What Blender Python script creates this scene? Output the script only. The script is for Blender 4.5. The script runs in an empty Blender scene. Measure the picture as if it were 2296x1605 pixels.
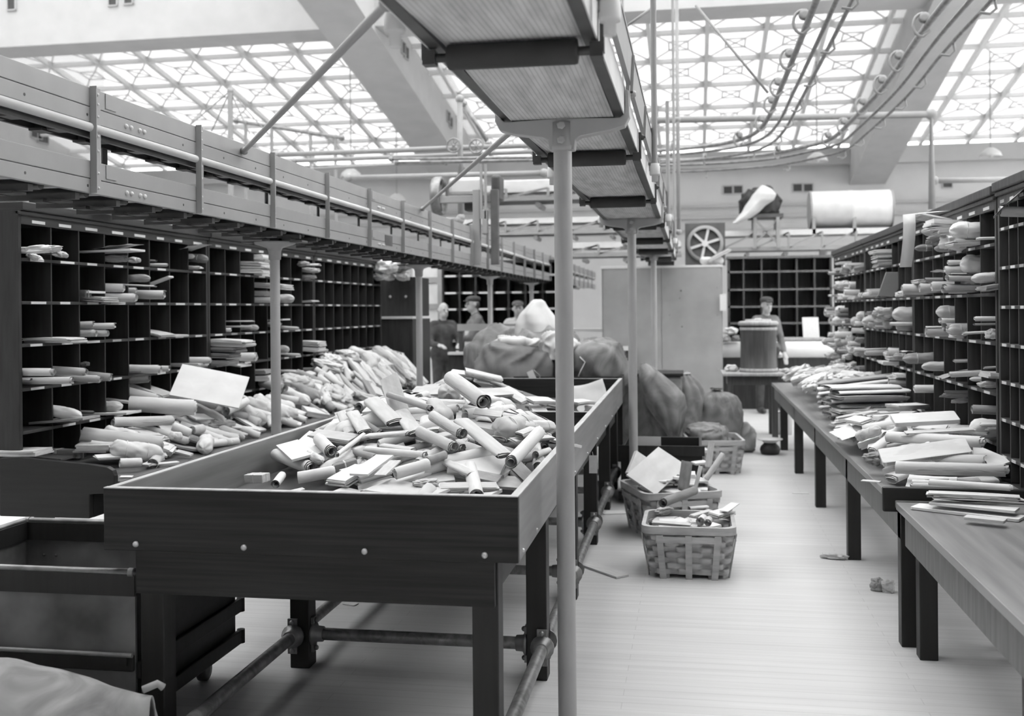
import bpy, math, random
from mathutils import Vector, Matrix, noise
rnd = random.Random(11)
SC = bpy.context.scene
COL = SC.collection
# ---------------------------------------------------------------- camera model (taken from the photograph's vanishing points)
F = 2350.0; EYE = 1.6; TH = math.atan(407 / F); CT = math.cos(TH); ST = math.sin(TH)
ROLL = .0087; CX = 1148.0; CY = 694.5
def ray(px, py):
    a = (px - CX) / F; b = (py - CY) / F
    u = a * math.cos(ROLL) - b * math.sin(ROLL); v = a * math.sin(ROLL) + b * math.cos(ROLL)
    return (-ST + u * CT, CT + u * ST, -v)
def onZ(px, py, z):
    d = ray(px, py); t = (z - EYE) / d[2]; return Vector((d[0] * t, d[1] * t, z))
def onX(px, py, x):
    d = ray(px, py); t = x / d[0]; return Vector((x, d[1] * t, EYE + d[2] * t))
def onY(px, py, y):
    d = ray(px, py); t = y / d[1]; return Vector((d[0] * t, y, EYE + d[2] * t))
def depth(p): return -p[0] * ST + p[1] * CT
def topx(p):
    zc = depth(p); xc = p[0] * CT + p[1] * ST; u = xc / zc; v = -(p[2] - EYE) / zc
    return (CX + F * (u * math.cos(ROLL) + v * math.sin(ROLL)), CY + F * (-u * math.sin(ROLL) + v * math.cos(ROLL)))
# ---------------------------------------------------------------- mesh builder
class MB:
    def __init__(s): s.v = []; s.f = []; s.sm = []
    def add(s, vs, fs, smooth=False):
        o = len(s.v); s.v += [Vector(p) for p in vs]
        for f in fs: s.f.append(tuple(i + o for i in f)); s.sm.append(smooth)
        return s
    def box(s, x0, x1, y0, y1, z0, z1):
        vs = [(x, y, z) for x in (x0, x1) for y in (y0, y1) for z in (z0, z1)]
        return s.add(vs, [(0, 1, 3, 2), (4, 6, 7, 5), (0, 4, 5, 1), (2, 3, 7, 6), (0, 2, 6, 4), (1, 5, 7, 3)])
    def obox(s, c, a, b, d):
        c, a, b, d = map(Vector, (c, a, b, d))
        vs = [c + i * a + j * b + k * d for i in (-1, 1) for j in (-1, 1) for k in (-1, 1)]
        return s.add(vs, [(0, 1, 3, 2), (4, 6, 7, 5), (0, 4, 5, 1), (2, 3, 7, 6), (0, 2, 6, 4), (1, 5, 7, 3)])
    def bar(s, p, q, w, h, up=(0, 0, 1)):
        p, q = Vector(p), Vector(q); d = q - p; L = d.length; d.normalize()
        sx = d.cross(Vector(up))
        if sx.length < 1e-4: sx = d.cross(Vector((1, 0, 0)))
        sx.normalize(); uz = sx.cross(d)
        return s.obox((p + q) / 2, d * L / 2, sx * w / 2, uz * h / 2)
    def tube(s, p, q, r, n=12, r2=None, caps=True):
        p, q = Vector(p), Vector(q); d = (q - p).normalized()
        a = d.orthogonal().normalized(); b = d.cross(a); r2 = r if r2 is None else r2
        vs = []
        for c, rr in ((p, r), (q, r2)):
            for i in range(n):
                t = 2 * math.pi * i / n; vs.append(c + (a * math.cos(t) + b * math.sin(t)) * rr)
        s.add(vs, [(i, (i + 1) % n, n + (i + 1) % n, n + i) for i in range(n)], True)
        if caps: s.add(vs, [tuple(range(n - 1, -1, -1)), tuple(range(n, 2 * n))])
        return s
    def path(s, pts, r, n=8, closed=False):
        pts = [Vector(p) for p in pts]; m = len(pts); vs = []; prev = None
        for i, p in enumerate(pts):
            t = (pts[(i + 1) % m if closed else min(i + 1, m - 1)] - pts[(i - 1) % m if closed else max(i - 1, 0)]).normalized()
            a = t.orthogonal().normalized() if prev is None else (prev - t * prev.dot(t)).normalized()
            prev = a; b = t.cross(a)
            rr = r[i] if isinstance(r, (list, tuple)) else r
            for k in range(n):
                w = 2 * math.pi * k / n; vs.append(p + (a * math.cos(w) + b * math.sin(w)) * rr)
        fs = []
        for i in range(m if closed else m - 1):
            j = (i + 1) % m
            for k in range(n): fs.append((i * n + k, i * n + (k + 1) % n, j * n + (k + 1) % n, j * n + k))
        s.add(vs, fs, True)
        if not closed: s.add([], []); o = len(s.v) - len(vs); s.f += [tuple(o + k for k in range(n - 1, -1, -1)), tuple(o + (m - 1) * n + k for k in range(n))]; s.sm += [False, False]
        return s
    def lathe(s, c, prof, n=24, axis=(0, 0, 1), fold=None):
        c = Vector(c); d = Vector(axis).normalized(); a = Vector((1, 0, 0)) if abs(d.z) > .9 else d.orthogonal().normalized(); b = d.cross(a)
        vs = []; m = len(prof)
        for j, (r, h) in enumerate(prof):
            for i in range(n):
                t = 2 * math.pi * i / n; rr = r * (fold(t, j / (m - 1)) if fold else 1)
                vs.append(c + d * h + (a * math.cos(t) + b * math.sin(t)) * rr)
        fs = [(j * n + i, j * n + (i + 1) % n, (j + 1) * n + (i + 1) % n, (j + 1) * n + i) for j in range(m - 1) for i in range(n)]
        s.add(vs, fs, True)
        o = len(s.v) - len(vs)
        if prof[0] != prof[-1]: s.f += [tuple(o + i for i in range(n - 1, -1, -1)), tuple(o + (m - 1) * n + i for i in range(n))]; s.sm += [False, False]
        return s
    def grid(s, fn, nu, nv, closeu=False, smooth=True):
        vs = [fn(i / nu, j / nv) for j in range(nv + 1) for i in range(nu if closeu else nu + 1)]
        w = nu if closeu else nu + 1
        fs = [(j * w + i, j * w + (i + 1) % w, (j + 1) * w + (i + 1) % w, (j + 1) * w + i) for j in range(nv) for i in range(nu)]
        return s.add(vs, fs, smooth)
    def prism(s, poly, c, ex, ey, ed):
        """polygon (2-D points in ex,ey) extruded along ed, both ways half"""
        c, ex, ey, ed = map(Vector, (c, ex, ey, ed)); n = len(poly)
        vs = [c + ex * x + ey * y - ed for x, y in poly] + [c + ex * x + ey * y + ed for x, y in poly]
        return s.add(vs, [tuple(range(n - 1, -1, -1)), tuple(range(n, 2 * n))] + [(i, (i + 1) % n, n + (i + 1) % n, n + i) for i in range(n)])
    def ball(s, c, r, n=10, m=6, sc=(1, 1, 1)):
        c = Vector(c)
        def fn(u, v):
            a = 2 * math.pi * u; b = math.pi * (v - .5)
            return c + Vector((r * sc[0] * math.cos(a) * math.cos(b), r * sc[1] * math.sin(a) * math.cos(b), r * sc[2] * math.sin(b)))
        return s.grid(fn, n, m, True)
    def mesh(s, name, org=(0, 0, 0)):
        org = Vector(org); me = bpy.data.meshes.new(name)
        me.from_pydata([tuple(p - org) for p in s.v], [], s.f)
        me.polygons.foreach_set('use_smooth', s.sm); me.update()
        return me
WO = {}
def link(name, data, parent=None, world=(0, 0, 0)):
    o = bpy.data.objects.new(name, data); COL.objects.link(o); w = Vector(world)
    if parent is not None: o.parent = parent; o.location = w - WO[parent.name]
    else: o.location = w
    WO[o.name] = w
    return o
def build(mb, name, mat, parent=None, org=None, bevel=0.0, solid=0.0):
    if org is None:
        if parent is not None: org = WO[parent.name]
        else:
            xs = [p.x for p in mb.v]; ys = [p.y for p in mb.v]; zs = [p.z for p in mb.v]
            org = Vector(((min(xs) + max(xs)) / 2, (min(ys) + max(ys)) / 2, min(zs)))
    me = mb.mesh(name, org); me.materials.append(mat)
    o = link(name, me, parent, org)
    if solid: m = o.modifiers.new('s', 'SOLIDIFY'); m.thickness = solid; m.offset = 0
    if bevel: m = o.modifiers.new('b', 'BEVEL'); m.width = bevel; m.segments = 2; m.limit_method = 'ANGLE'; m.angle_limit = .9
    return o
def tag(o, label, cat, group=None):
    o['label'] = label; o['category'] = cat
    if group: o['group'] = group
    return o
def thing(name, label, cat, loc=(0, 0, 0), group=None):
    return tag(link(name, None, None, loc), label, cat, group)
def struct(mb, name, mat, parent=None, bevel=0):
    o = build(mb, name, mat, parent, bevel=bevel)
    if parent is None: o['kind'] = 'structure'
    return o
# ---------------------------------------------------------------- materials (the photograph is black and white)
MT = {}
def base_mat(name, v, rough=.6, metal=0.0, spec=.4):
    m = bpy.data.materials.new(name); m.use_nodes = True; b = m.node_tree.nodes['Principled BSDF']
    b.inputs['Base Color'].default_value = (v, v, v, 1); b.inputs['Roughness'].default_value = rough
    b.inputs['Metallic'].default_value = metal; b.inputs['Specular IOR Level'].default_value = spec
    MT[name] = m; return m
def nz(m, scale, stretch, v0, v1, p0=.3, p1=.7, detail=4, bump=0.0, coord='Object', dist=0.0):
    nt = m.node_tree; N = nt.nodes; L = nt.links; b = N['Principled BSDF']
    tc = N.new('ShaderNodeTexCoord'); mp = N.new('ShaderNodeMapping'); mp.inputs['Scale'].default_value = stretch
    t = N.new('ShaderNodeTexNoise'); t.inputs['Scale'].default_value = scale; t.inputs['Detail'].default_value = detail; t.inputs['Distortion'].default_value = dist
    r = N.new('ShaderNodeValToRGB'); r.color_ramp.elements[0].position = p0; r.color_ramp.elements[1].position = p1
    r.color_ramp.elements[0].color = (v0, v0, v0, 1); r.color_ramp.elements[1].color = (v1, v1, v1, 1)
    L.new(tc.outputs[coord], mp.inputs['Vector']); L.new(mp.outputs[0], t.inputs['Vector']); L.new(t.outputs['Fac'], r.inputs['Fac']); L.new(r.outputs['Color'], b.inputs['Base Color'])
    if bump:
        bp = N.new('ShaderNodeBump'); bp.inputs['Strength'].default_value = bump; bp.inputs['Distance'].default_value = .01
        L.new(t.outputs['Fac'], bp.inputs['Height']); L.new(bp.outputs[0], b.inputs['Normal'])
    return m
def mk(name, v0, v1, scale=6, stretch=(1, 1, 1), rough=.6, metal=0, spec=.4, bump=0.0, **k):
    return nz(base_mat(name, v0, rough, metal, spec), scale, stretch, v0, v1, bump=bump, **k)
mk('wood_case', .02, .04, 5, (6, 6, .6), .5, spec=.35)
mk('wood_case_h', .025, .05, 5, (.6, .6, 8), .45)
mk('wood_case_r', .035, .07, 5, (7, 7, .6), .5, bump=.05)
mk('wood_dark', .006, .014, 4, (.6, 6, 8), .45, bump=.05)
mk('wood_tray', .004, .022, 5, (.4, 6, 14), .42, spec=.3, bump=.05)  # tray wood, with the shade of the front put into its colour
mk('wood_tray_lit', .15, .23, 3, (6, .5, 8), .38, spec=.5, bump=.04)  # same tray wood made paler, side light put into the colour
mk('wood_in', .08, .14, 3, (5, 1, 5), .36, spec=.5)
mk('wood_bench', .17, .26, 3, (8, .5, 6), .32, spec=.5, bump=.04)
mk('wood_leg', .009, .018, 4, (8, 8, .6), .5)
mk('wood_edge_lit', .35, .5, 8, (4, .5, 4), .5)  # pale strip colour, painted highlight along the tray rims
mk('wood_light', .28, .4, 6, (6, 6, .8), .6)
mk('wood_mid', .09, .15, 5, (6, 6, .7), .5)
mk('paint', .24, .29, 5, (1, 1, 1), .5, spec=.45, p0=.2, p1=.8)
mk('paint_post', .32, .37, 7, (1, 1, 1), .42, spec=.5, p0=.2, p1=.8)
mk('paint_light', .5, .58, 5, (1, 1, 1), .5)
mk('paint_dark', .07, .11, 6, (1, 1, 1), .5)
mk('panel_grey', .24, .3, 3, (1, 1, 1), .55)
mk('iron', .03, .06, 9, (1, 1, 1), .45, spec=.5)
mk('iron_grey', .16, .3, 14, (1, 1, 1), .42, metal=.5)
mk('pipe_worn', .12, .3, 18, (1, 1, 1), .4, metal=.4, dist=1)
mk('steel', .4, .55, 6, (1, 1, 1), .35, metal=.6)
mk('rubber', .02, .035, 8, (1, 1, 1), .6)
mk('canvas', .12, .3, 4, (1, 1, 1), .85, bump=.25, dist=1.5)
mk('canvas_dark', .10, .2, 4, (1, 1, 1), .85, bump=.1)
mk('canvas_white', .48, .58, 5, (1, 1, 1), .85, bump=.08)
mk('canvas_box', .05, .2, 3.5, (1, 1, 1), .7, bump=.05)
mk('splint', .3, .48, 6, (1, 1, 5), .65, bump=.06)
mk('splint_dk', .2, .34, 6, (1, 1, 5), .65, bump=.06)
mk('plaster', .43, .48, 2, (1, 1, 1), .8)
mk('plaster_g', .4, .44, 2, (1, 1, 1), .8)
mk('plaster_wall', .52, .56, 2, (1, 1, 1), .8)
mk('frame_white', .66, .7, 2, (1, 1, 1), .6)
mk('vent_dark', .04, .06, 20, (1, 1, 12), .6)
mk('card', .56, .62, 60, (1, 1, 1), .6)
mk('card_dim', .3, .36, 60, (1, 1, 1), .6)
mk('skin', .36, .42, 6, (1, 1, 1), .55)
mk('skin_dk', .26, .32, 6, (1, 1, 1), .6)
mk('cloth_mid', .11, .17, 9, (1, 1, 1), .9)
mk('cloth_dark', .035, .07, 9, (1, 1, 1), .9)
mk('cloth_light', .45, .52, 9, (1, 1, 1), .9)
mk('enamel', .56, .6, 3, (1, 1, 1), .3)
mk('hair', .03, .07, 20, (1, 1, 1), .6)
mk('twine', .55, .65, 30, (1, 1, 1), .8)
# papers
mk('paper_white', .60, .68, 3, (1, 1, 1), .7, bump=.05)
mk('paper_pale', .46, .56, 3, (1, 1, 1), .75, bump=.06)
mk('paper_grey', .27, .36, 3, (1, 1, 1), .75, bump=.06)
mk('paper_brown', .17, .25, 3, (1, 1, 1), .7, bump=.08)
mk('paper_dark', .06, .1, 3, (1, 1, 1), .6)
def newsprint():
    m = mk('paper_news', .52, .6, 3, (1, 1, 1), .8)
    nt = m.node_tree; N = nt.nodes; L = nt.links; b = N['Principled BSDF']; src = b.inputs['Base Color'].links[0].from_socket
    tc = N.new('ShaderNodeTexCoord'); mp = N.new('ShaderNodeMapping'); mp.inputs['Scale'].default_value = (26, 9, 9)
    t = N.new('ShaderNodeTexBrick'); t.inputs['Scale'].default_value = 2.2; t.inputs['Mortar Size'].default_value = .09
    t.inputs['Color1'].default_value = (.42, .42, .42, 1); t.inputs['Color2'].default_value = (.3, .3, .3, 1); t.inputs['Mortar'].default_value = (1, 1, 1, 1)
    t2 = N.new('ShaderNodeTexNoise'); t2.inputs['Scale'].default_value = 1.6
    r = N.new('ShaderNodeValToRGB'); r.color_ramp.elements[0].position = .47; r.color_ramp.elements[1].position = .52
    mx = N.new('ShaderNodeMix'); mx.data_type = 'RGBA'; mx.inputs['A'].default_value = (1, 1, 1, 1)
    ml = N.new('ShaderNodeMix'); ml.data_type = 'RGBA'; ml.blend_type = 'MULTIPLY'; ml.inputs['Factor'].default_value = 1
    L.new(tc.outputs['Object'], mp.inputs['Vector']); L.new(mp.outputs[0], t.inputs['Vector']); L.new(tc.outputs['Object'], t2.inputs['Vector'])
    L.new(t2.outputs['Fac'], r.inputs['Fac']); L.new(r.outputs['Color'], mx.inputs['Factor']); L.new(t.outputs['Color'], mx.inputs['B'])
    L.new(src, ml.inputs['A']); L.new(mx.outputs['Result'], ml.inputs['B']); L.new(ml.outputs['Result'], b.inputs['Base Color'])
newsprint()
def floor_mat():
    m = base_mat('floor_boards', .5, .42, spec=.35); nt = m.node_tree; N = nt.nodes; L = nt.links; b = N['Principled BSDF']
    tc = N.new('ShaderNodeTexCoord'); mp = N.new('ShaderNodeMapping'); mp.inputs['Scale'].default_value = (.35, 9, 1)
    t = N.new('ShaderNodeTexNoise'); t.inputs['Scale'].default_value = 3; t.inputs['Detail'].default_value = 6
    r = N.new('ShaderNodeValToRGB'); r.color_ramp.elements[0].position = .3; r.color_ramp.elements[1].position = .75
    r.color_ramp.elements[0].color = (.52, .52, .52, 1); r.color_ramp.elements[1].color = (.6, .6, .6, 1)
    br = N.new('ShaderNodeTexBrick'); br.inputs['Scale'].default_value = 1; br.inputs['Brick Width'].default_value = 2.4; br.inputs['Row Height'].default_value = .075
    br.inputs['Mortar Size'].default_value = .0022; br.inputs['Mortar'].default_value = (.82, .82, .82, 1); br.inputs['Color1'].default_value = (1, 1, 1, 1); br.inputs['Color2'].default_value = (.965, .965, .965, 1)
    t3 = N.new('ShaderNodeTexNoise'); t3.inputs['Scale'].default_value = .9
    r3 = N.new('ShaderNodeValToRGB'); r3.color_ramp.elements[0].color = (.92, .92, .92, 1); r3.color_ramp.elements[0].position = .35; r3.color_ramp.elements[1].position = .6
    m1 = N.new('ShaderNodeMix'); m1.data_type = 'RGBA'; m1.blend_type = 'MULTIPLY'; m1.inputs['Factor'].default_value = 1
    m2 = N.new('ShaderNodeMix'); m2.data_type = 'RGBA'; m2.blend_type = 'MULTIPLY'; m2.inputs['Factor'].default_value = 1
    L.new(tc.outputs['Object'], mp.inputs['Vector']); L.new(mp.outputs[0], t.inputs['Vector']); L.new(t.outputs['Fac'], r.inputs['Fac'])
    L.new(tc.outputs['Object'], br.inputs['Vector']); L.new(tc.outputs['Object'], t3.inputs['Vector']); L.new(t3.outputs['Fac'], r3.inputs['Fac'])
    L.new(r.outputs['Color'], m1.inputs['A']); L.new(br.outputs['Color'], m1.inputs['B']); L.new(m1.outputs['Result'], m2.inputs['A']); L.new(r3.outputs['Color'], m2.inputs['B'])
    L.new(m2.outputs['Result'], b.inputs['Base Color'])
floor_mat()
def belt_mat():
    m = base_mat('belt', .4, .8); nt = m.node_tree; N = nt.nodes; L = nt.links; b = N['Principled BSDF']
    tc = N.new('ShaderNodeTexCoord'); w = N.new('ShaderNodeTexWave'); w.bands_direction = 'X'; w.inputs['Scale'].default_value = 20; w.inputs['Distortion'].default_value = .4; w.inputs['Detail'].default_value = 1
    r = N.new('ShaderNodeValToRGB'); r.color_ramp.elements[0].color = (.42, .42, .42, 1); r.color_ramp.elements[1].color = (.56, .56, .56, 1); r.color_ramp.elements[0].position = .0; r.color_ramp.elements[1].position = .35
    mp = N.new('ShaderNodeMapping'); mp.inputs['Scale'].default_value = (5, 1, 1)
    t = N.new('ShaderNodeTexNoise'); t.inputs['Scale'].default_value = 4; t.inputs['Detail'].default_value = 5
    r2 = N.new('ShaderNodeValToRGB'); r2.color_ramp.elements[0].color = (.7, .7, .7, 1); r2.color_ramp.elements[0].position = .3; r2.color_ramp.elements[1].position = .6
    m1 = N.new('ShaderNodeMix'); m1.data_type = 'RGBA'; m1.blend_type = 'MULTIPLY'; m1.inputs['Factor'].default_value = 1
    L.new(tc.outputs['Object'], w.inputs['Vector']); L.new(w.outputs['Fac'], r.inputs['Fac']); L.new(tc.outputs['Object'], mp.inputs['Vector']); L.new(mp.outputs[0], t.inputs['Vector']); L.new(t.outputs['Fac'], r2.inputs['Fac'])
    L.new(r.outputs['Color'], m1.inputs['A']); L.new(r2.outputs['Color'], m1.inputs['B']); L.new(m1.outputs['Result'], b.inputs['Base Color'])
belt_mat()
def glass_mat(name, tr, tl, fac):
    m = bpy.data.materials.new(name); m.use_nodes = True; nt = m.node_tree; N = nt.nodes; L = nt.links; N.remove(N['Principled BSDF'])
    a = N.new('ShaderNodeBsdfTransparent'); a.inputs['Color'].default_value = (tr, tr, tr, 1)
    t = N.new('ShaderNodeBsdfTranslucent'); t.inputs['Color'].default_value = (tl, tl, tl, 1)
    x = N.new('ShaderNodeMixShader'); x.inputs['Fac'].default_value = fac
    L.new(a.outputs[0], x.inputs[1]); L.new(t.outputs[0], x.inputs[2]); L.new(x.outputs[0], N['Material Output'].inputs['Surface']); MT[name] = m
glass_mat('glass', .5, .6, .3); glass_mat('glass_clear', .97, .9, .05)
M = MT
# ---------------------------------------------------------------- camera, daylight
cd = bpy.data.cameras.new('camera'); cam = bpy.data.objects.new('camera', cd); COL.objects.link(cam)
cd.sensor_width = 36; cd.lens = 36 * F / 2296; cd.shift_y = -(802.5 - CY) / 2296; cd.clip_end = 200
cam.matrix_world = Matrix.Translation((0, 0, EYE)) @ Matrix.Rotation(TH, 4, 'Z') @ Matrix.Rotation(math.pi / 2, 4, 'X') @ Matrix.Rotation(-ROLL, 4, 'Z')
cd.dof.use_dof = True; cd.dof.focus_distance = 4.7; cd.dof.aperture_fstop = 2.8
SC.camera = cam
W = bpy.data.worlds.new('sky'); SC.world = W; W.use_nodes = True
W.node_tree.nodes['Background'].inputs['Color'].default_value = (1, 1, 1, 1)
W.node_tree.nodes['Background'].inputs['Strength'].default_value = 5.3
SC.view_settings.view_transform = 'Standard'; SC.view_settings.look = 'None'; SC.view_settings.gamma = 1; SC.view_settings.exposure = 0.0
SC.view_settings.use_curve_mapping = False
SC.cycles.max_bounces = 6; SC.cycles.diffuse_bounces = 4; SC.cycles.glossy_bounces = 2; SC.cycles.transparent_max_bounces = 8; SC.cycles.use_denoising = True
SC.cycles.caustics_reflective = False; SC.cycles.caustics_refractive = False
# ================================================================= the hall
ZW = 9.2; XL, XR_, YB, YN = -18.0, 15.0, 30.0, -6.0
struct(MB().box(XL, XR_, YN, YB, -.1, 0), 'floor', M['floor_boards'])
struct(MB().box(XL, XR_, YB, YB + .3, 0, 6.0), 'wall_back', M['plaster_wall'])
struct(MB().box(XL - .3, XL, YN, YB, 0, ZW + 1), 'wall_left', M['plaster'])
struct(MB().box(XR_, XR_ + .3, YN, YB, 0, 2.6).box(XR_, XR_ + .3, YN, YB, 8.2, ZW + 1).box(XR_, XR_ + .3, YN, 0, 2.6, 8.2), 'wall_right', M['plaster'])
w5 = struct(MB().box(XR_ + .1, XR_ + .11, 0, YB, 2.6, 8.2), 'window_5', M['glass_clear'])  # unseen side window, added to bring more daylight in from this side
fb = MB()
for i in range(20): fb.box(XR_ + .02, XR_ + .2, i * 1.5, i * 1.5 + (.12 if i % 2 else .5), 2.6, 8.2)
struct(fb.box(XR_ + .02, XR_ + .2, 0, YB, 5.3, 5.42), 'window_frame', M['frame_white'], w5)
struct(MB().box(XL, XR_, YN - .3, YN, 0, ZW), 'wall_rear', M['plaster_g'])
def zs(y): return 4.95 + .2 * (30 - y)          # underside of the sloping girders
def zg(y): return 6.02 + .18 * (30 - y)         # skylight
tr = MB().box(XL, XR_, YB - .22, YB, 5.5, 5.95).box(XL, XR_, YB - .1, YB, 4.42, 4.5).box(XL, XR_, YB - .1, YB, 4.1, 4.2).box(XL, XR_, YB - .08, YB, 3.75, 3.8)
struct(tr, 'trim_1', M['plaster_g'])
def sloped(mb, x0, x1, y0, y1, fz0, fz1):
    vs = [(x, y, f(y)) for x in (x0, x1) for y in (y0, y1) for f in (fz0, fz1)]
    return mb.add(vs, [(0, 1, 3, 2), (4, 6, 7, 5), (0, 4, 5, 1), (2, 3, 7, 6), (0, 2, 6, 4), (1, 5, 7, 3)])
for i, (a, b) in enumerate(((-7.1, -6.05), (4.25, 5.2))):
    mb = sloped(MB(), a, b, 12.0, YB, zs, lambda y: zg(y) + .9)
    struct(mb, 'trim_%d' % (2 + i), M['plaster'])
cg = MB().box(XL, XR_, 19.6, 20.5, zs(19.6) + .1, 10.2)
struct(cg, 'trim_4', M['plaster'])
def skylight(n, x0, x1, y0, y1, xs0, px=1.21, py=1.45, ys0=22.33):
    g = sloped(MB(), x0, x1, y0, y1, lambda y: zg(y) + .05, lambda y: zg(y) + .056)
    w = struct(g, 'window_%d' % n, M['glass'])
    f = MB()
    sl = Vector((0, 1, -.18)).normalized(); up = Vector((0, .18, 1)).normalized()
    xs = []; x = xs0 - px * 20
    while x < x1: 
        if x > x0: xs.append(x)
        x += px
    ys = []; y = ys0 - py * 2
    while y < y1:
        if y > y0 - .2: ys.append(y)
        y += py
    for x in xs: f.bar((x, y0, zg(y0)), (x, y1, zg(y1)), .085, .12, up)
    for y in ys: f.bar((x0, y, zg(y)), (x1, y, zg(y)), .07, .1, up)
    struct(f, 'window_frame', M['frame_white'], w)
    t = MB()
    for i in range(-1, len(xs)):
        xa = xs[i] if i >= 0 else xs[0] - px
        xb = xa + px
        for y in ys:
            c = Vector(((xa + xb) / 2, y + py / 2, 0)); hx, hy = px * .17, py * .15
            q = [(c.x - hx, c.y - hy), (c.x + hx, c.y - hy), (c.x + hx, c.y + hy), (c.x - hx, c.y + hy)]
            o = [(xa + .04, y + .04), (xb - .04, y + .04), (xb - .04, y + py - .04), (xa + .04, y + py - .04)]
            if xa < x0 or xb > x1 or y + py > y1: continue
            P3 = lambda p: Vector((p[0], p[1], zg(p[1]) + .03))
            for k in range(4):
                t.bar(P3(q[k]), P3(q[(k + 1) % 4]), .034, .02, up); t.bar(P3(q[k]), P3(o[k]), .034, .02, up)
            t.bar(P3(q[0]), P3(q[2]), .028, .02, up); t.bar(P3(q[1]), P3(q[3]), .028, .02, up)
            for k, (sx, sy) in enumerate(((1, 1), (-1, 1), (-1, -1), (1, -1))):      # chamfered corners of each pane
                a = (o[k][0] + sx * .14, o[k][1]); b = (o[k][0], o[k][1] + sy * .17)
                t.add([P3(o[k]), P3(a), P3(b)], [(0, 1, 2)])
    struct(t, 'glazing_bar', M['frame_white'], w)
    return w
skylight(1, XL, -7.1, 20.5, 30.0, -7.5)
skylight(2, -6.05, 4.25, 20.5, 30.0, .33)
skylight(3, 5.2, XR_, 20.5, 30.0, 6.1)
# unseen near bay: flat laylight added to light work floor, opaque ceiling behind camera
struct(MB().box(XL, XR_, YN, .8, 9.2, 9.4), 'ceiling', M['plaster_g'])
nb = struct(MB().box(XL, XR_, .8, 19.6, 9.25, 9.26), 'window_4', M['glass_clear'])
fb = MB()
for i in range(23): fb.box(XL + .5 + i * 1.45, XL + .6 + i * 1.45, .8, 19.6, 9.1, 9.24)
for i in range(13): fb.box(XL, XR_, .9 + i * 1.45, 1.0 + i * 1.45, 9.1, 9.24)
struct(fb, 'window_frame', M['frame_white'], nb)
# vents
def vent(c, ax, w, h, n, label):
    o = thing('wall_vent', label, 'vent', c, 'square vents in pairs high on the white walls'); c = Vector(c); ax = Vector(ax); n = Vector(n); u = Vector((0, 0, 1))
    build(MB().obox(c + n * .012, ax * w / 2, u * h / 2, n * .012), 'grille', M['vent_dark'], o)
    fr = MB()
    for sx in (-1, 1): fr.obox(c + n * .02 + ax * sx * w / 2, ax * .012, u * h / 2, n * .02)
    for sx in (-1, 1): fr.obox(c + n * .02 + u * sx * h / 2, ax * (w / 2 + .012), u * .012, n * .02)
    build(fr, 'vent_frame', M['plaster_g'], o)
def vents_on(plane, pts, n, ax, w, h, desc):
    for i, p in enumerate(pts):
        c = onY(p[0], p[1], plane - .0) if n[1] else onX(p[0], p[1], plane)
        vent(c, ax, w, h, n, desc[i])
pair = ('first', 'second')
vents_on(YB, [(1632, 426), (1655, 425), (1788, 421), (1812, 421), (2124, 412)], (0, -1, 0), (1, 0, 0), .25, .22,
         ['dark square wall vent above the mail sack, on the side of the belt bridge', 'dark square wall vent directly above the white draped mail sack', 'dark square wall vent above the drum, first of its pair', 'dark square wall vent above the drum, second of its pair', 'dark square wall vent under the pipe beside the sloping case top'])
vents_on(19.6, [(254, -2), (289, -6), (27, 8)], (0, -1, 0), (1, 0, 0), .19, .28,
         ['dark vent on the white cross girder, first of the middle pair', 'dark vent on the white cross girder, second of the middle pair', 'dark tall vent at the far end of the white cross girder'])
vents_on(-6.05, [(903, 108), (909, 118), (1004, 262), (1009, 274)], (1, 0, 0), (0, 1, 0), .3, .26,
         ['dark vent on the sloping girder side, first of the upper pair', 'dark vent on the sloping girder side, second of the upper pair', 'dark vent on the sloping girder side, first of the lower pair', 'dark vent on the sloping girder side, second of the lower pair'])
vents_on(XL, [(80, 293), (95, 304)], (1, 0, 0), (0, 1, 0), .5, .42,
         ['dark vent on the side wall seen under the upper trough, higher one', 'dark vent on the side wall seen under the upper trough, lower one'])
# pendant lamps
def pendant(px, py, y, label):
    c = onY(px, py, y); o = thing('pendant_lamp', label, 'lamp', c, 'white pendant lamps under the skylights')
    build(MB().lathe(c, [(.06, .2), (.1, .18), (.2, .1), (.24, 0), (.225, 0), (.18, .09), (.05, .17)], 20), 'lamp_shade', M['enamel'], o)
    build(MB().tube(c + Vector((0, 0, .2)), (c.x, c.y, zg(y) - .02), .012, 8), 'cord', M['iron_grey'], o)
    build(MB().ball(c + Vector((0, 0, .04)), .06), 'bulb', M['enamel'], o)
pendant(2221, 352, 24, 'white enamel pendant lamp hanging above the sloping case tops')
pendant(1832, 362, 24, 'white enamel pendant lamp hanging beside the sloping girder')
pendant(787, 398, 22, 'white enamel pendant lamp beyond the double-deck trough conveyor')
pendant(890, 452, 26, 'white enamel pendant lamp low against the grey back wall')
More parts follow.
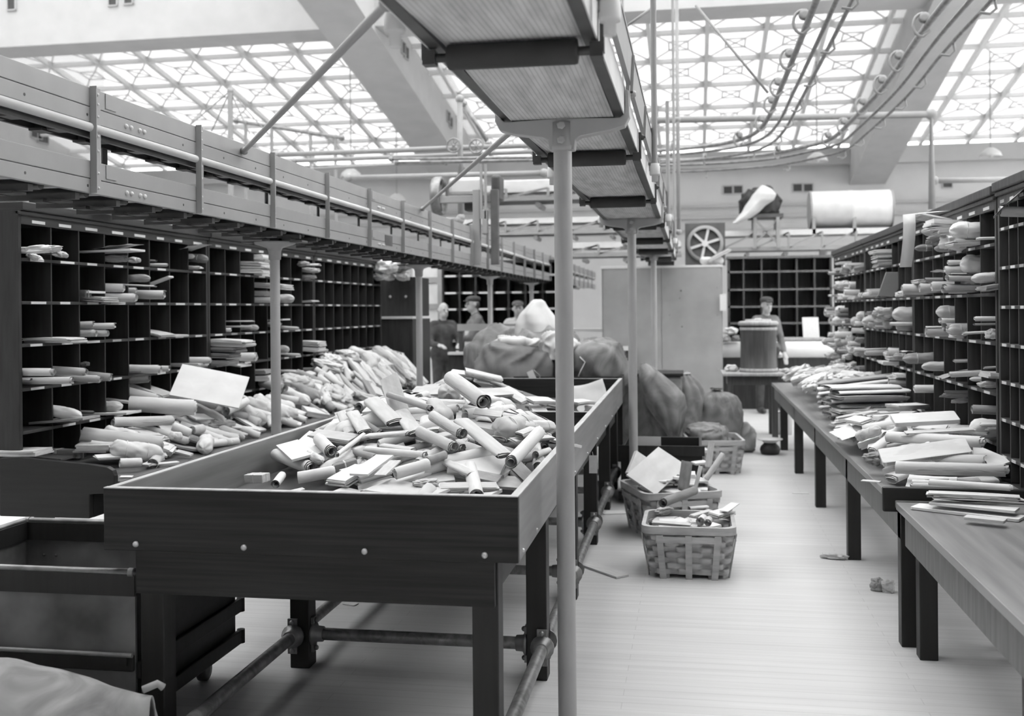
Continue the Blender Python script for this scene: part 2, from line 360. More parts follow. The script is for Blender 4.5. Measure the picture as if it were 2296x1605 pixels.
# ================================================================= sorting cases
BZ_ = .695
def case(sg, xf, y0, y1, ncol, shelves, top, zbase, label, mats, lab=1, depth=.36, group='long wooden sorting cases', hdr=.05):
    """sg -1: opens towards +x (body behind xf at smaller x); +1: opens towards -x"""
    o = thing('sorting_case', label, 'sorting case', (xf + sg * depth / 2, (y0 + y1) / 2, zbase), group)
    wd, wh = mats; X = lambda d: xf + sg * d
    def bx(mb, d0, d1, ya, yb, za, zb): a, b = sorted((X(d0), X(d1))); return mb.box(a, b, ya, yb, za, zb)
    T = .028
    for ya in (y0, y1 - T): build(bx(MB(), 0, depth, ya, ya + T, zbase, top - .05), 'side_panel', wd, o, bevel=.003)
    build(bx(MB(), depth - .015, depth, y0 + T, y1 - T, zbase, top - .05), 'back_panel', wd, o)
    build(bx(bx(MB(), -.03, depth + .02, y0, y1, top - .05, top), -.015, .02, y0, y1, top - .075, top - .05), 'cornice', wh, o, bevel=.006)
    hb = build(bx(MB(), 0, .018, y0 + T, y1 - T, top - .075 - hdr, top - .075), 'header_board', wh, o)
    cw = (y1 - y0 - 2 * T) / ncol
    def cards(par, z, h):
        for i in range(ncol):
            yc = y0 + T + (i + .5) * cw
            if rnd.random() < .08: continue
            w = cw * rnd.uniform(.34, .5); yc += rnd.uniform(-.06, .06) * cw
            build(bx(MB(), -.0035, 0, yc - w / 2, yc + w / 2, z - h / 2, z + h / 2), 'label_card', M['card'] if rnd.random() < .85 else M['card_dim'], par)
    if lab: cards(hb, top - .075 - hdr * .62, .017)
    build(bx(MB(), 0, depth - .015, y0 + T, y1 - T, BZ_ - .03, BZ_), 'bottom_board', wh, o)
    for z in shelves:
        s = build(bx(MB(), 0, depth - .015, y0 + T, y1 - T, z - .018, z), 'shelf', wh, o, bevel=.002)
        if lab: cards(s, z - .009, .014)
    zt = top - .075 - hdr
    for i in range(1, ncol):
        yc = y0 + T + i * cw; zb = zbase if not shelves else min(shelves) if zbase < .6 else zbase
        build(bx(MB(), .004, depth - .015, yc - .006, yc + .006, (.7 if zbase < .69 else zbase), zt), 'divider', wd, o)
    return o
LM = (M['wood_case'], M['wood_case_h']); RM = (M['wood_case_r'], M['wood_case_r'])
LSH = [1.918, 1.673, 1.43, 1.18, .936]; XLF = -3.736; BZ = .695
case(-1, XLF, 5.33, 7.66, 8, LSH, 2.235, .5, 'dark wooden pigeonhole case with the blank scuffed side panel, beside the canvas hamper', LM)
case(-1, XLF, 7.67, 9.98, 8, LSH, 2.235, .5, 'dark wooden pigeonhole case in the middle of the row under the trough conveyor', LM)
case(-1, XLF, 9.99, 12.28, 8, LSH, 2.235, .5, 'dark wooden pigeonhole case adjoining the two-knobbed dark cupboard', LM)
RSH = [1.935, 1.668, 1.405, 1.135, .87]; XRF = 1.58
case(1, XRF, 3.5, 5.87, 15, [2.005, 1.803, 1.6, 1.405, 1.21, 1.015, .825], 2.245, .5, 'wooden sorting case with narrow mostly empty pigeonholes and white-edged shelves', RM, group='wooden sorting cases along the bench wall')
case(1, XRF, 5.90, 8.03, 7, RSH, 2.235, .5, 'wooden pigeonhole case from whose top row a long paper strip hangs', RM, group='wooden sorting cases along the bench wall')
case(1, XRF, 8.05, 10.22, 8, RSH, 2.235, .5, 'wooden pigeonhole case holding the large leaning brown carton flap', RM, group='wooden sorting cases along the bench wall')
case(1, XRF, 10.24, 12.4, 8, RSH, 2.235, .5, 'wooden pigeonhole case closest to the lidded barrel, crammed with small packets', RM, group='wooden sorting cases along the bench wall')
# cases at the back, facing the aisle
def back_case(x0, x1, yf, zrows, top, zbase, xcols, label, cards, mats):
    wd, wh = mats
    o = thing('sorting_case', label, 'sorting case', ((x0 + x1) / 2, yf + .2, 0), 'open sorting cases across the back')
    D = .4
    for x in (x0, x1 - .03): build(MB().box(x, x + .03, yf, yf + D, 0 if x == x0 else 0, top), 'side_panel', wd, o)
    build(MB().box(x0, x1, yf + D - .02, yf + D, zbase, top), 'back_panel', wd, o)
    build(MB().box(x0 - .02, x1 + .02, yf - .03, yf + D, top, top + .04), 'cornice', wh, o)
    for z in zrows:
        s = build(MB().box(x0, x1, yf, yf + D - .02, z - .03, z), 'shelf', wh, o)
        if cards:
            for a, b in zip([x0] + xcols, xcols + [x1]): build(MB().box(a + .06, b - .06, yf - .006, yf, z - .03, z), 'label_card', M['card'], s)
    for x in xcols: build(MB().box(x - .014, x + .014, yf + .002, yf + D - .02, zbase, top), 'divider', wd, o)
    return o
BM = (M['wood_mid'], M['wood_mid'])
back_case(.56, 2.2, 17.5, [2.2, 1.91, 1.63, 1.36, 1.09], 2.4, .9, [.81, 1.097, 1.373, 1.653, 1.932], 'open empty sorting case behind the lidded barrel and the person in light shirt', False, (M['wood_case_r'], M['wood_mid']))
back_case(-4.25, -2.1, 17.5, [2.2, 1.91, 1.63, 1.36, 1.09], 2.4, .9, [-3.94, -3.66, -3.37, -3.09, -2.80, -2.51], 'dark sorting case with white-edged shelves behind the group of people', True, LM)
# ================================================================= benches
def bench(x0, x1, y0, y1, legs, label, wood, front, li=0.0, group='sorting benches before the pigeonhole cases'):
    o = thing('sorting_bench', label, 'bench', ((x0 + x1) / 2, (y0 + y1) / 2, 0), group)
    build(MB().box(x0, x1, y0, y1, BZ - .035, BZ), 'bench_top', wood, o, bevel=.004)
    xf, xb = (x0 + .03, x1 - .1) if front < 0 else (x1 - .03, x0 + .1)
    a, b = sorted((xf, xf - front * .025))
    build(MB().box(a, b, y0 + .05, y1 - .05, BZ - .19, BZ - .035), 'apron', M['wood_mid'] if front < 0 else M['wood_dark'], o)
    for y in legs:
        for x in ((xf - front * li, -front), (xb, front)):
            a, b = sorted((x[0], x[0] + x[1] * .08))
            build(MB().box(a, b, y, y + .08, 0, BZ - .036), 'leg', M['wood_leg'], o, bevel=.004)
    return o
lb = bench(-3.735, -3.05, 5.2, 12.3, [5.3, 7.0, 8.7, 10.4, 12.1], 'long bench under the cases, its raised end board beside the canvas hamper', M['wood_in'], 1)
eb = [(-3.735, .5), (-3.735, .815), (-3.62, .822), (-3.2, .79), (-3.1, .778), (-3.065, .76), (-3.055, .73), (-3.055, .64), (-3.2, .63), (-3.2, .5)]
build(MB().prism(eb, (0, 5.17, 0), (1, 0, 0), (0, 0, 1), (0, .02, 0)), 'end_board', M['wood_dark'], lb, bevel=.004)
build(MB().box(-4.09, -3.2, 5.19, 5.3, .5, .67), 'end_apron', M['wood_dark'], lb)
rb = bench(.92, 1.578, 5.12, 13.0, [5.16, 6.89, 8.66, 10.4, 12.08], 'long bench before the cases, heaped with mail and open aisle on one side', M['wood_bench'], -1)
build(MB().box(.865, 1.56, 5.125, 5.16, .64, .755), 'end_board', M['wood_dark'], rb, bevel=.008)
nbn = bench(.915, 1.578, 1.9, 5.08, [2.1, 3.4, 4.98], 'bench with scratched bare top and a few flat envelopes at its end', M['wood_bench'], -1, .05)
# ================================================================= tray table
TB = thing('tray_table', 'long dark oak sorting table with deep tray edges, heaped with mail', 'table', (-1.33, 6.4, 0))
TX0, TX1, TY0, TY1, TZ0, TZ1 = -2.09, -.585, 3.46, 9.5, .75, .975
skew = lambda y: -.009 * (y - 3.46)
def tbx(mb, x0, x1, y0, y1, z0, z1):
    vs = [(x + skew(y), y, z) for x in (x0, x1) for y in (y0, y1) for z in (z0, z1)]
    return mb.add(vs, [(0, 1, 3, 2), (4, 6, 7, 5), (0, 4, 5, 1), (2, 3, 7, 6), (0, 2, 6, 4), (1, 5, 7, 3)])
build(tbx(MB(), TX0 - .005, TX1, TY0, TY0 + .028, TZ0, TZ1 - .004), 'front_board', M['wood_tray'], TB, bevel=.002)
build(tbx(MB(), TX0 - .005, TX1, TY0, TY0 + .028, TZ1 - .0035, TZ1), 'front_board_edge', M['wood_edge_lit'], TB)
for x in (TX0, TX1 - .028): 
    b = build(tbx(MB(), x, x + .028, TY0 + .029, TY1, TZ0, TZ1 - .004), 'side_board', M['wood_tray_lit'], TB, bevel=.002)
    build(tbx(MB(), x, x + .028, TY0 + .029, TY1, TZ1 - .0035, TZ1), 'board_edge', M['wood_edge_lit'], b)
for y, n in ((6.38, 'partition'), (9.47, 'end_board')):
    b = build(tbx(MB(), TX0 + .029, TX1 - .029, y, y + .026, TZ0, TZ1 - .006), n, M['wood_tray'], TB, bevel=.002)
    build(tbx(MB(), TX0 + .029, TX1 - .029, y, y + .026, TZ1 - .0055, TZ1 - .002), 'board_edge', M['wood_edge_lit'], b)
build(tbx(MB(), TX0 + .029, TX1 - .029, TY0 + .03, TY1 - .03, TZ0 + .02, TZ0 + .045), 'tray_bottom', M['wood_in'], TB)
build(MB().box(-1.98, -.67, 3.475, 3.5, .595, .75), 'front_apron', M['wood_tray'], TB)
for x in (-1.93, -.72): build(MB().box(x, x + .025, 3.5, 9.3, .6, .75), 'side_apron', M['wood_dark'], TB)
for x in (-1.97, -1.56, -1.12, -.70):
    build(MB().ball((x, TY0 - .002, .775), .011, 12, 8), 'bolt', M['steel'], TB)
for y in (3.56, 3.9, 4.6, 5.3, 6.0, 6.7, 7.4, 8.1, 8.8):
    build(MB().ball((TX1 + skew(y), y, .772), .008, 10, 6), 'bolt', M['steel'], TB)
LY = [3.505, 4.47, 5.74, 7.1, 8.35, 9.3]
for i, y in enumerate(LY):
    build(MB().box(-1.98, -1.89, y, y + .09, 0, .595) if i == 0 else MB().box(-1.80, -1.71, y, y + .09, 0, .75), 'leg', M['wood_leg'], TB, bevel=.004)
    build(MB().box(-.755, -.663, y, y + .09, 0, .75) if i == 0 else MB().box(-.715 + skew(y), -.625 + skew(y), y, y + .09, 0, .75), 'leg', M['wood_leg'], TB, bevel=.004)
def flange(mb, c, d):
    c, d = Vector(c), Vector(d); s = d.cross(Vector((0, 0, 1))); u = Vector((0, 0, 1))
    mb.lathe(c, [(.052, 0), (.052, .012), (.036, .02), (.034, .05), (.028, .052)], 16, d)
    mb.obox(c + u * .05 + d * .006, s * .022, u * .028, d * .006); mb.obox(c - u * .05 + d * .006, s * .022, u * .028, d * .006)
    mb.ball(c + u * .063 + d * .016, .012, 8, 5); mb.ball(c - u * .063 + d * .016, .012, 8, 5)
PZ = .145
ys = [2.6] + LY[1:]
for xs_, nm in ((-1.775, 0), (-.645, 1)):
    prev = 2.3
    for y in LY[1:]:
        x = xs_ + skew(y)
        build(MB().tube((xs_ + skew(prev), prev, PZ), (x, y - .01, PZ), .027, 16), 'foot_rail', M['pipe_worn'], TB)
        for yy, dd in ((y - .001, -1), (y + .091, 1)):
            fl = MB(); flange(fl, (x, yy, PZ), (0, dd, 0)); build(fl, 'pipe_flange', M['iron_grey'], TB)
        prev = y + .1
for y in LY[1:]:
    build(MB().tube((-1.70, y + .045, PZ), (-.725 + skew(y), y + .045, PZ), .027, 16), 'cross_rail', M['pipe_worn'], TB)
    for xx, dd in ((-1.709, 1), (-.716 + skew(y), -1)):
        fl = MB(); flange(fl, (xx, y + .045, PZ), (dd, 0, 0)); build(fl, 'pipe_flange', M['iron_grey'], TB)
p = onX(1330, 1040, -.59)
build(MB().box(p.x - .024, p.x + .024, p.y - .001, p.y + .001, p.z - .055, p.z + .05), 'tag', M['card'], TB)
build(MB().tube((p.x, p.y, p.z + .048), (p.x - .005, p.y, TZ0 + .01), .0015, 6), 'tag_string', M['twine'], TB)
# ================================================================= overhead trough conveyor, two decks
CXN, CXF, CXU = -2.40, -2.80, -2.60
TC = thing('trough_conveyor', 'double-deck overhead trough conveyor with grey wooden sides, on pipe posts', 'conveyor', (-2.6, 12, 2.085))
Y0, Y1 = 1.2, 26
for nm, za, zb in (('upper', 2.37, 2.51), ('lower', 2.085, 2.215)):
    XF = CXU if nm == 'upper' else CXF
    for x in (CXN, XF):
        zm = za + (zb - za) * .45
        yy = Y0
        while yy < Y1:
            ye = min(yy + 3.64, Y1)
            b = build(MB().box(x - .012, x + .012, yy + .002, ye - .002, za, zm - .0015).box(x - .012, x + .012, yy + .002, ye - .002, zm + .0015, zb), nm + '_side_board', M['paint'], TC, bevel=.002)
            if x == CXN and yy < 9:
                dm = MB()
                for k in range(4):
                    dm.ball((x + .013, yy + 3.0 + (k - 1.5) * .04 + (.03 if k > 1 else 0), za + .03), .0105, 10, 6)
                build(dm, 'bolt', M['paint_light'], b)
                for k in range(9): build(MB().tube((x + .011, yy + .25 + k * .4, za + .028), (x + .0128, yy + .25 + k * .4, za + .028), .006, 8), 'screw_hole', M['iron'], b)
                build(MB().box(x + .0125, x + .016, yy + 2.78, yy + 2.86, zm + .012, zb - .002), 'splice_plate', M['paint'], b, bevel=.001)
            yy = ye
    build(MB().box(XF + .015, CXN - .015, Y0, Y1, za + .035, za + .042), nm + '_belt', M['belt'], TC)
    cr = 0; y = Y0 + .2; k = 0
    while y < 22:
        ro = MB().box(XF + .012, CXN - .012, y, y + .03, za - .03, za - .004).tube((XF + .02, y + .09, za + .005), (CXN - .02, y + .09, za + .005), .022, 8)
        for s in (0, .1): ro.box(CXN - .12 - s * .8, CXN - .06 - s * .8, y - .02, y + .06, za - .04, za - .03)
        build(ro, 'idler_frame', M['iron'], TC); y += .3; k += 1
build(MB().path([(CXN + .012, Y0, 2.35), (CXN + .012, 14.6, 2.35), (CXN + .05, 15.2, 2.33), (CXN + .012, 15.8, 2.35), (CXN + .012, Y1, 2.35)], .018, 10), 'pipe_rail', M['paint_light'], TC)
build(MB().box(CXN - .03, CXN - .012, Y0, Y1, 2.315, 2.37), 'rail_backing', M['iron'], TC)
build(MB().box(CXU - .012, CXU + .004, Y0, Y1, 2.34, 2.37), 'rail_backing', M['iron'], TC)
uy = [2.99 + .912 * i for i in range(25)]
for y in uy:
    u = build(MB().box(CXN + .013, CXN + .018, y - .035, y + .035, 2.085, 2.515).box(CXN + .018, CXN + .042, y - .035, y - .03, 2.085, 2.515), 'upright', M['paint'], TC)
    if y < 8:
        rv = MB()
        for z in (2.11, 2.17, 2.26, 2.32, 2.40, 2.45, 2.49): rv.ball((CXN + .02, y + .012, z), .006, 8, 5)
        build(rv, 'rivet', M['paint_light'], u)
    build(MB().box(CXU - .02, CXU - .013, y - .02 + .45, y + .02 + .45, 2.085, 2.515), 'upright', M['paint_dark'], TC)
pl = onX(868, 532, CXN)
build(MB().box(CXN + .0125, CXN + .015, pl.y - .1, pl.y + .1, 2.12, 2.2), 'stencil_plate', M['paint_dark'], TC)
def post(x, y, ztop, r, label, cap):
    o = thing('support_post', label, 'post', (x, y, 0), 'round steel posts carrying the overhead conveyors')
    build(MB().tube((x, y, .012), (x, y, ztop), r, 24), 'pipe', M['paint_post'], o)
    build(MB().lathe((x, y, 0), [(r * 1.9, 0), (r * 1.9, .010), (r * 1.02, .012)], 20), 'floor_flange', M['paint_post'], o)
    if cap == 'flare':
        mb = MB().lathe((x, y, ztop - .1), [(r * 1.02, 0), (r * 1.25, .002), (r * 1.25, .05), (r * 1.6, .075), (.13, .1), (.13, .112)], 24)
        build(mb, 'flared_cap', M['paint_post'], o)
        build(MB().box(x - .2, x + .2, y - .05, y + .05, ztop + .006, 2.046), 'bearer', M['paint_dark'], o)
    else:
        s = .000462
        pts = [(872, 770), (846, 780), (840, 990), (880, 1070), (1000, 1105), (1240, 1140), (1285, 1165), (1296, 1250), (1400, 1255)]
        inn = [(1400, 985), (985, 1000), (920, 998), (884, 970), (876, 900), (874, 780)]
        L = [((px - 1400) * s, (985 - py) * s) for px, py in pts]; I = [((px - 1400) * s, (985 - py) * s) for px, py in inn]
        poly = L + [(-a, b) for a, b in reversed(L[:-1])] + [(-a, b) for a, b in reversed(I[1:])][:] 
        poly = L + [(-a, b) for a, b in reversed(L[:-1])] + [(-a, b) for a, b in reversed(I)] + I[1:]
        # split in two halves so that each cap polygon stays simple
        for sgn in (-1, 1):
            pass
        mb = MB()
        half = [(px, py) for px, py in L] + [(0, 0)] + I[1:]
        for sgn in (1, -1):
            q = [(sgn * a, b) for a, b in half]
            if sgn < 0: q = q[::-1]
            mb.prism(q, (x, y, ztop), (1, 0, 0), (0, 0, 1), (0, .03, 0))
        yo = build(mb, 'yoke', M['paint_post'], o, bevel=.006)
        build(MB().lathe((x, y, ztop - .125), [(r * 1.02, 0), (r * 1.36, .004), (r * 1.38, .02), (r * 1.3, .026), (r * 1.28, .11)], 24), 'collar', M['paint_post'], o)
        bl = MB()
        for z in (-.03, -.085): bl.lathe((x, y - r * 1.27, ztop + z), [(.017, -.004), (.017, .006), (.01, .009)], 6, (0, -1, 0))
        build(bl, 'bolt', M['paint_post'], o)
        for sgn in (-1, 1):
            c = (x + sgn * .2525, y, ztop + .085)
            build(MB().obox((c[0], c[1], c[2]), (.008, 0, 0), (0, .022, 0), (0, 0, .045)).lathe(c, [(.014, .01), (.014, .024), (.008, .03)], 6, (sgn, 0, 0)), 'arm_lug', M['paint_post'], o, bevel=.004)
    return o
pl_l = ['grey pipe post under the trough conveyor, standing behind the front mail tray', 'grey pipe post under the trough conveyor, standing by the two-knobbed cupboard', 'grey pipe post under the trough conveyor, standing among the group of people', 'thin far pipe post under the trough conveyor, behind the heaped sacks']
for y, l in zip((6.26, 9.78, 13.35, 16.9), pl_l): post(-2.6, y, 2.028, .031, l, 'flare')
# ================================================================= belt conveyor on yokes
BXC = -.49; BT = 2.352
BC = thing('belt_conveyor', 'overhead belt conveyor with striped canvas belt seen from below, on yoke posts', 'conveyor', (BXC, 8, 2.28))
def sag(y):
    t = ((y - 2.87) / 2.06) % 1.0
    return BT - .035 * 4 * t * (1 - t) * .6
build(MB().grid(lambda u, v: (BXC - .197 + .394 * u, .4 + 15.9 * v, sag(.4 + 15.9 * v)), 4, 160), 'return_belt', M['belt'], BC, solid=.006)
build(MB().box(BXC - .2, BXC + .2, .4, 16.3, 2.41, 2.416), 'carrying_belt', M['belt'], BC)
for s in (-1, 1):
    x = BXC + s * .235
    a, b = sorted((x, x + s * .004)); i0, i1 = sorted((x, x - s * .032))
    build(MB().box(a, b, .4, 16.3, 2.335, 2.445), 'channel', M['paint_light'], BC)
    i0, i1 = sorted((x - s * .001, x - s * .036))
    build(MB().box(i0, i1, .4, 16.3, 2.336, 2.375), 'inner_angle', M['iron'], BC)
    a, b = sorted((x + s * .012, x + s * .03))
    build(MB().box(a, b, .4, 16.3, 2.447, 2.585).box(*sorted((x + s * .0, x + s * .034)), .4, 16.3, 2.585, 2.597), 'side_board', M['paint'], BC)
    y = .8
    while y < 16:
        build(MB().bar((x + s * .036, y, 2.40), (x + s * .036, y + .16, 2.57), .01, .01), 'tie_rod', M['iron'], BC); y += 1.03
for k in range(-1, 7):
    y = 2.87 + 2.06 * k
    if y < .5: continue
    r = build(MB().lathe((BXC - .185, y, BT - .043), [(.02, 0), (.034, .003), (.036, .01), (.036, .36), (.034, .367), (.02, .37)], 24, (1, 0, 0)), 'roller', M['rubber'], BC)
    for s in (-1, 1):
        sh = MB().tube((BXC + s * .183, y, BT - .043), (BXC + s * .245, y, BT - .043), .013, 10)
        sh.obox((BXC + s * .235, y, BT - .043), (.018, 0, 0), (0, .02, 0), (0, 0, .02)).obox((BXC + s * .25, y, BT + .01), (.006, 0, 0), (0, .016, 0), (0, 0, .06)).ball((BXC + s * .258, y, BT + .05), .016, 8, 5)
        build(sh, 'roller_bracket', M['iron'], r)
for y, l in zip((4.0, 8.55, 13.3), ('stout grey pipe post with cast yoke, standing against the side of the tray table', 'grey pipe post with cast yoke, rising behind the heaped wicker basket and crate', 'far yoke post standing in front of the tall grey steel partition')):
    post(BXC, y, BT - .022, .0355, l, 'yoke')
# hanger pipes
for y, ws in ((2.69, (-1, 1)), (5.84, (-1, 1)), (9.0, (-1, 1)), (12.1, (-1, 1))):
    for s in ws:
        x = BXC + s * .285
        o = thing('hanger_pipe', 'grey hanger pipe of the belt conveyor, ' + {2.69: 'before the first yoke', 5.84: 'past the first yoke', 9.0: 'past the second yoke', 12.1: 'before the far yoke'}[y] + (', aisle side' if s > 0 else ', tray side'), 'pipe', (x, y, 2.3), 'hanger pipes of the belt conveyor')
        build(MB().tube((x, y, 2.36), (x, y, 3.36 if y < 9.5 else 5.5), .0165, 12), 'pipe', M['paint'], o)
        build(MB().lathe((x, y, 2.3), [(.0165, 0), (.0165, .035), (.027, .036), (.029, .045), (.029, .085), (.026, .09), (.026, .1), (.0165, .101)], 16), 'coupling', M['paint_light'], o)
        build(MB().box(*sorted((x - s * .03, x - s * .012)), y - .015, y + .015, 2.36, 2.39).ball((x - s * .02, y, 2.4), .016, 8, 5), 'clamp', M['iron_grey'], o)
cp = thing('overhead_pipe', 'horizontal grey pipe joining the hanger pipes above the belt conveyor', 'pipe', (.4, 5.84, 3.36))
build(MB().tube((BXC - .35, 5.84, 3.375), (2.6, 5.84, 3.375), .0165, 12), 'pipe', M['paint'], cp)
for s in (-1, 1): build(MB().tube((BXC + s * .285, 5.81, 3.375), (BXC + s * .285, 5.87, 3.375), .028, 12), 'fitting', M['paint'], cp)
def rod(name, p, q, r, mat, label, cat='pipe', ends=True):
    p, q = Vector(p), Vector(q)
    mb = MB().tube(p, q, r, 10)
    if not ends:
        return tag(build(mb, name, M[mat]), label, cat)
    o = thing(name, label, cat, (p + q) / 2); build(mb, 'pipe', M[mat], o)
    [build(MB().ball(e, r * 1.7, 8, 6), 'end_fitting', M[mat], o) for e in (p, q)]; return o
a = onX(548, 338, CXN + .03); rod('brace_pipe', a, (BXC - .25, 2.5, 2.36), .013, 'paint', 'slanting brace pipe from the front of the trough conveyor up to the belt conveyor')
a = onX(948, 468, CXN + .03); rod('brace_pipe', a, (BXC - .25, 4.35, 2.36), .013, 'paint', 'slanting brace pipe crossing in front of the flywheel machine to the first yoke')
# ================================================================= overhead pipes and machinery
def pipeline(pts, y, r, label, mat='paint', name='overhead_pipe', joints=True):
    P = [onY(a, b, y) for a, b in pts]
    for i in range(1, len(P)):
        if abs(pts[i][0] - pts[i - 1][0]) < 8: P[i].x = P[i - 1].x
    o = thing(name, label, 'pipe', sum(P, Vector()) / len(P))
    build(MB().path(P, r, 10), 'pipe', M[mat], o)
    if joints:
        for p in P: build(MB().ball(p, r * 1.6, 10, 6), 'fitting', M[mat], o)
    return o
pipeline([(1450, 270), (2088, 256), (2092, 480)], 15, .05, 'horizontal grey pipe with an elbow dropping behind the sloping case tops')
pipeline([(2095, 405), (2290, 402)], 15.2, .04, 'short light pipe branching off behind the sloping case tops')
pipeline([(1517, -20), (1518, 268), (1519, 520)], 13.5, .025, 'thin upright pipe rising beside the belt conveyor to the skylight')
pipeline([(1560, 12), (1722, 208)], 11, .014, 'thin slanting rod running down to the curved carrier track', name='stay_rod', joints=False)
pipeline([(1400, 62), (1470, 12)], 9, .012, 'short thin slanting rod behind the belt conveyor hangers', name='stay_rod', joints=False)
for k, (a, b, y, r, l) in enumerate([((618, 347), (1240, 324), 13, .035, 'long light pipe crossing above the trough conveyor, uppermost of the bundle'),
        ((660, 361), (1240, 338), 13.3, .028, 'long light pipe second from the top of the crossing bundle'),
        ((700, 379), (1240, 350), 13.6, .022, 'long thin pipe third from the top of the crossing bundle'),
        ((780, 399), (1220, 388), 14.2, .04, 'thick pale pipe lowest of those crossing before the flywheel'),
        ((876, 357), (1240, 352), 12.6, .02, 'dark bar, upper one of the dark bundle before the flywheel'),
        ((890, 365), (1240, 358), 12.7, .022, 'dark bar, lower one of the dark bundle before the flywheel'),
        ((640, 375), (1000, 366), 14.6, .02, 'thin grey conduit behind the crossing pipes')]):
    pipeline([a, b], y, r, l, 'iron_grey' if 'dark' in l or 'conduit' in l else 'paint')
pipeline([(1031, 222), (1032, 488)], 12.8, .035, 'upright pipe before the flywheel machine with valve gear on top')
pipeline([(1040, 232), (1096, 322)], 13.2, .03, 'slanting shaft with collars beside the upright valve pipe', 'iron_grey')
pipeline([(972, 494), (1030, 494)], 12.8, .04, 'short pale pipe stub lying above the trough conveyor edge')
for (px, py, l) in ((1017, 326, 'light spoked handwheel on the crossing pipe, beside the upright pipe'), (1068, 328, 'dark spoked handwheel on the crossing pipe, past the upright pipe')):
    c = onY(px, py, 12.7); o = thing('handwheel', l, 'handwheel', c, 'valve handwheels')
    build(MB().path([c + Vector((.085 * math.cos(t), 0, .085 * math.sin(t))) for t in [2 * math.pi * i / 24 for i in range(24)]], .011, 6, True), 'rim', M['iron_grey'], o)
    sp = MB()
    for i in range(4):
        t = i * math.pi / 4; d = Vector((math.cos(t), 0, math.sin(t))) * .085; sp.tube(c - d, c + d, .006, 6)
    sp.ball(c, .02, 8, 6); build(sp, 'spokes', M['iron_grey'], o)
# pipe rail stand beyond the trough conveyor
o = thing('pipe_stand', 'thin pipe rail on uprights seen above the trough conveyor against the skylight', 'pipe rail', onY(640, 330, 15))
a, b = onY(530, 271, 15), onY(766, 309, 15)
build(MB().tube(a, b, .03, 10).ball(a, .05).ball(b, .05), 'rail', M['iron_grey'], o)
for px in (551, 610, 697, 752):
    t = (px - 530) / 236; q = a.lerp(b, t); build(MB().tube(q, (q.x, q.y, 0), .026, 8).ball(q, .042, 8, 6), 'upright', M['paint'], o)
o = thing('mast', 'short pipe mast with four slanting chains above the trough conveyor', 'mast', onY(516, 330, 14.5))
a = onY(516, 204, 14.5); build(MB().tube(a, (a.x, a.y, 0), .04, 10).ball(a, .05), 'pole', M['paint'], o)
for px, py in ((420, 285), (474, 295), (560, 300), (600, 300)):
    build(MB().tube(a, onY(px, py, 14.5), .01, 6), 'chain', M['iron_grey'], o)
# curved carrier tracks
def track(pts, label, z=4.0):
    P = [onZ(a, b, z) for a, b in pts]
    # resample smoothly (Catmull-Rom)
    S = []
    for i in range(len(P) - 1):
        p0, p1, p2, p3 = P[max(i - 1, 0)], P[i], P[i + 1], P[min(i + 2, len(P) - 1)]
        for k in range(8):
            t = k / 8; S.append(.5 * ((2 * p1) + (p2 - p0) * t + (2 * p0 - 5 * p1 + 4 * p2 - p3) * t * t + (3 * p1 - p0 - 3 * p2 + p3) * t ** 3))
    S.append(P[-1])
    o = thing('carrier_track', label, 'carrier track', P[len(P) // 2], 'curved carrier tracks hung from the roof')
    T = [(S[min(i + 1, len(S) - 1)] - S[max(i - 1, 0)]).normalized() for i in range(len(S))]
    N = [t.cross(Vector((0, 0, 1))).normalized() for t in T]
    off = lambda a, h: [p + n * a + Vector((0, 0, h)) for p, n in zip(S, N)]
    build(MB().path(off(0, 0), .03, 8), 'upper_rail', M['iron_grey'], o)
    build(MB().path(off(.13, -.06), .02, 8), 'lower_rail', M['iron_grey'], o)
    build(MB().path(off(.2, -.16), .018, 8), 'guide_rail', M['iron_grey'], o)
    L = 0; nxt = .5
    for i in range(1, len(S)):
        L += (S[i] - S[i - 1]).length
        if L > nxt:
            nxt += 1.25; p, n, t = S[i], N[i], T[i]; up = Vector((0, 0, 1))
            br = MB().path([p - n * (.04 + .08 * math.sin(a)) + up * .1 * math.cos(a) for a in [i * math.pi / 8 for i in range(9)]] + [p + n * .02 - up * .05], .013, 8)
            br.path([p + n * .2 - up * .15, p + n * .215 - up * .24, p + n * .17 - up * .275, p + n * .1 - up * .26], .011, 8)
            b = build(br, 'bracket', M['paint'], o)
            build(MB().lathe(p - n * .03 + up * .06 - t * .03, [(.02, 0), (.045, .003), (.035, .025), (.045, .047), (.02, .05)], 14, t), 'pulley', M['paint'], b)
    return o
track([(1875, -120), (1838, -20), (1795, 90), (1752, 195), (1722, 265), (1690, 300), (1640, 318), (1560, 330), (1470, 338)], 'inner curved carrier track with pulleys sweeping down from the roof toward the belt conveyor')
track([(2210, -110), (2132, -10), (2062, 80), (1985, 190), (1905, 275), (1862, 312), (1800, 330), (1710, 347), (1580, 357), (1480, 360)], 'outer curved carrier track with pulleys crossing in front of the sloping girder')
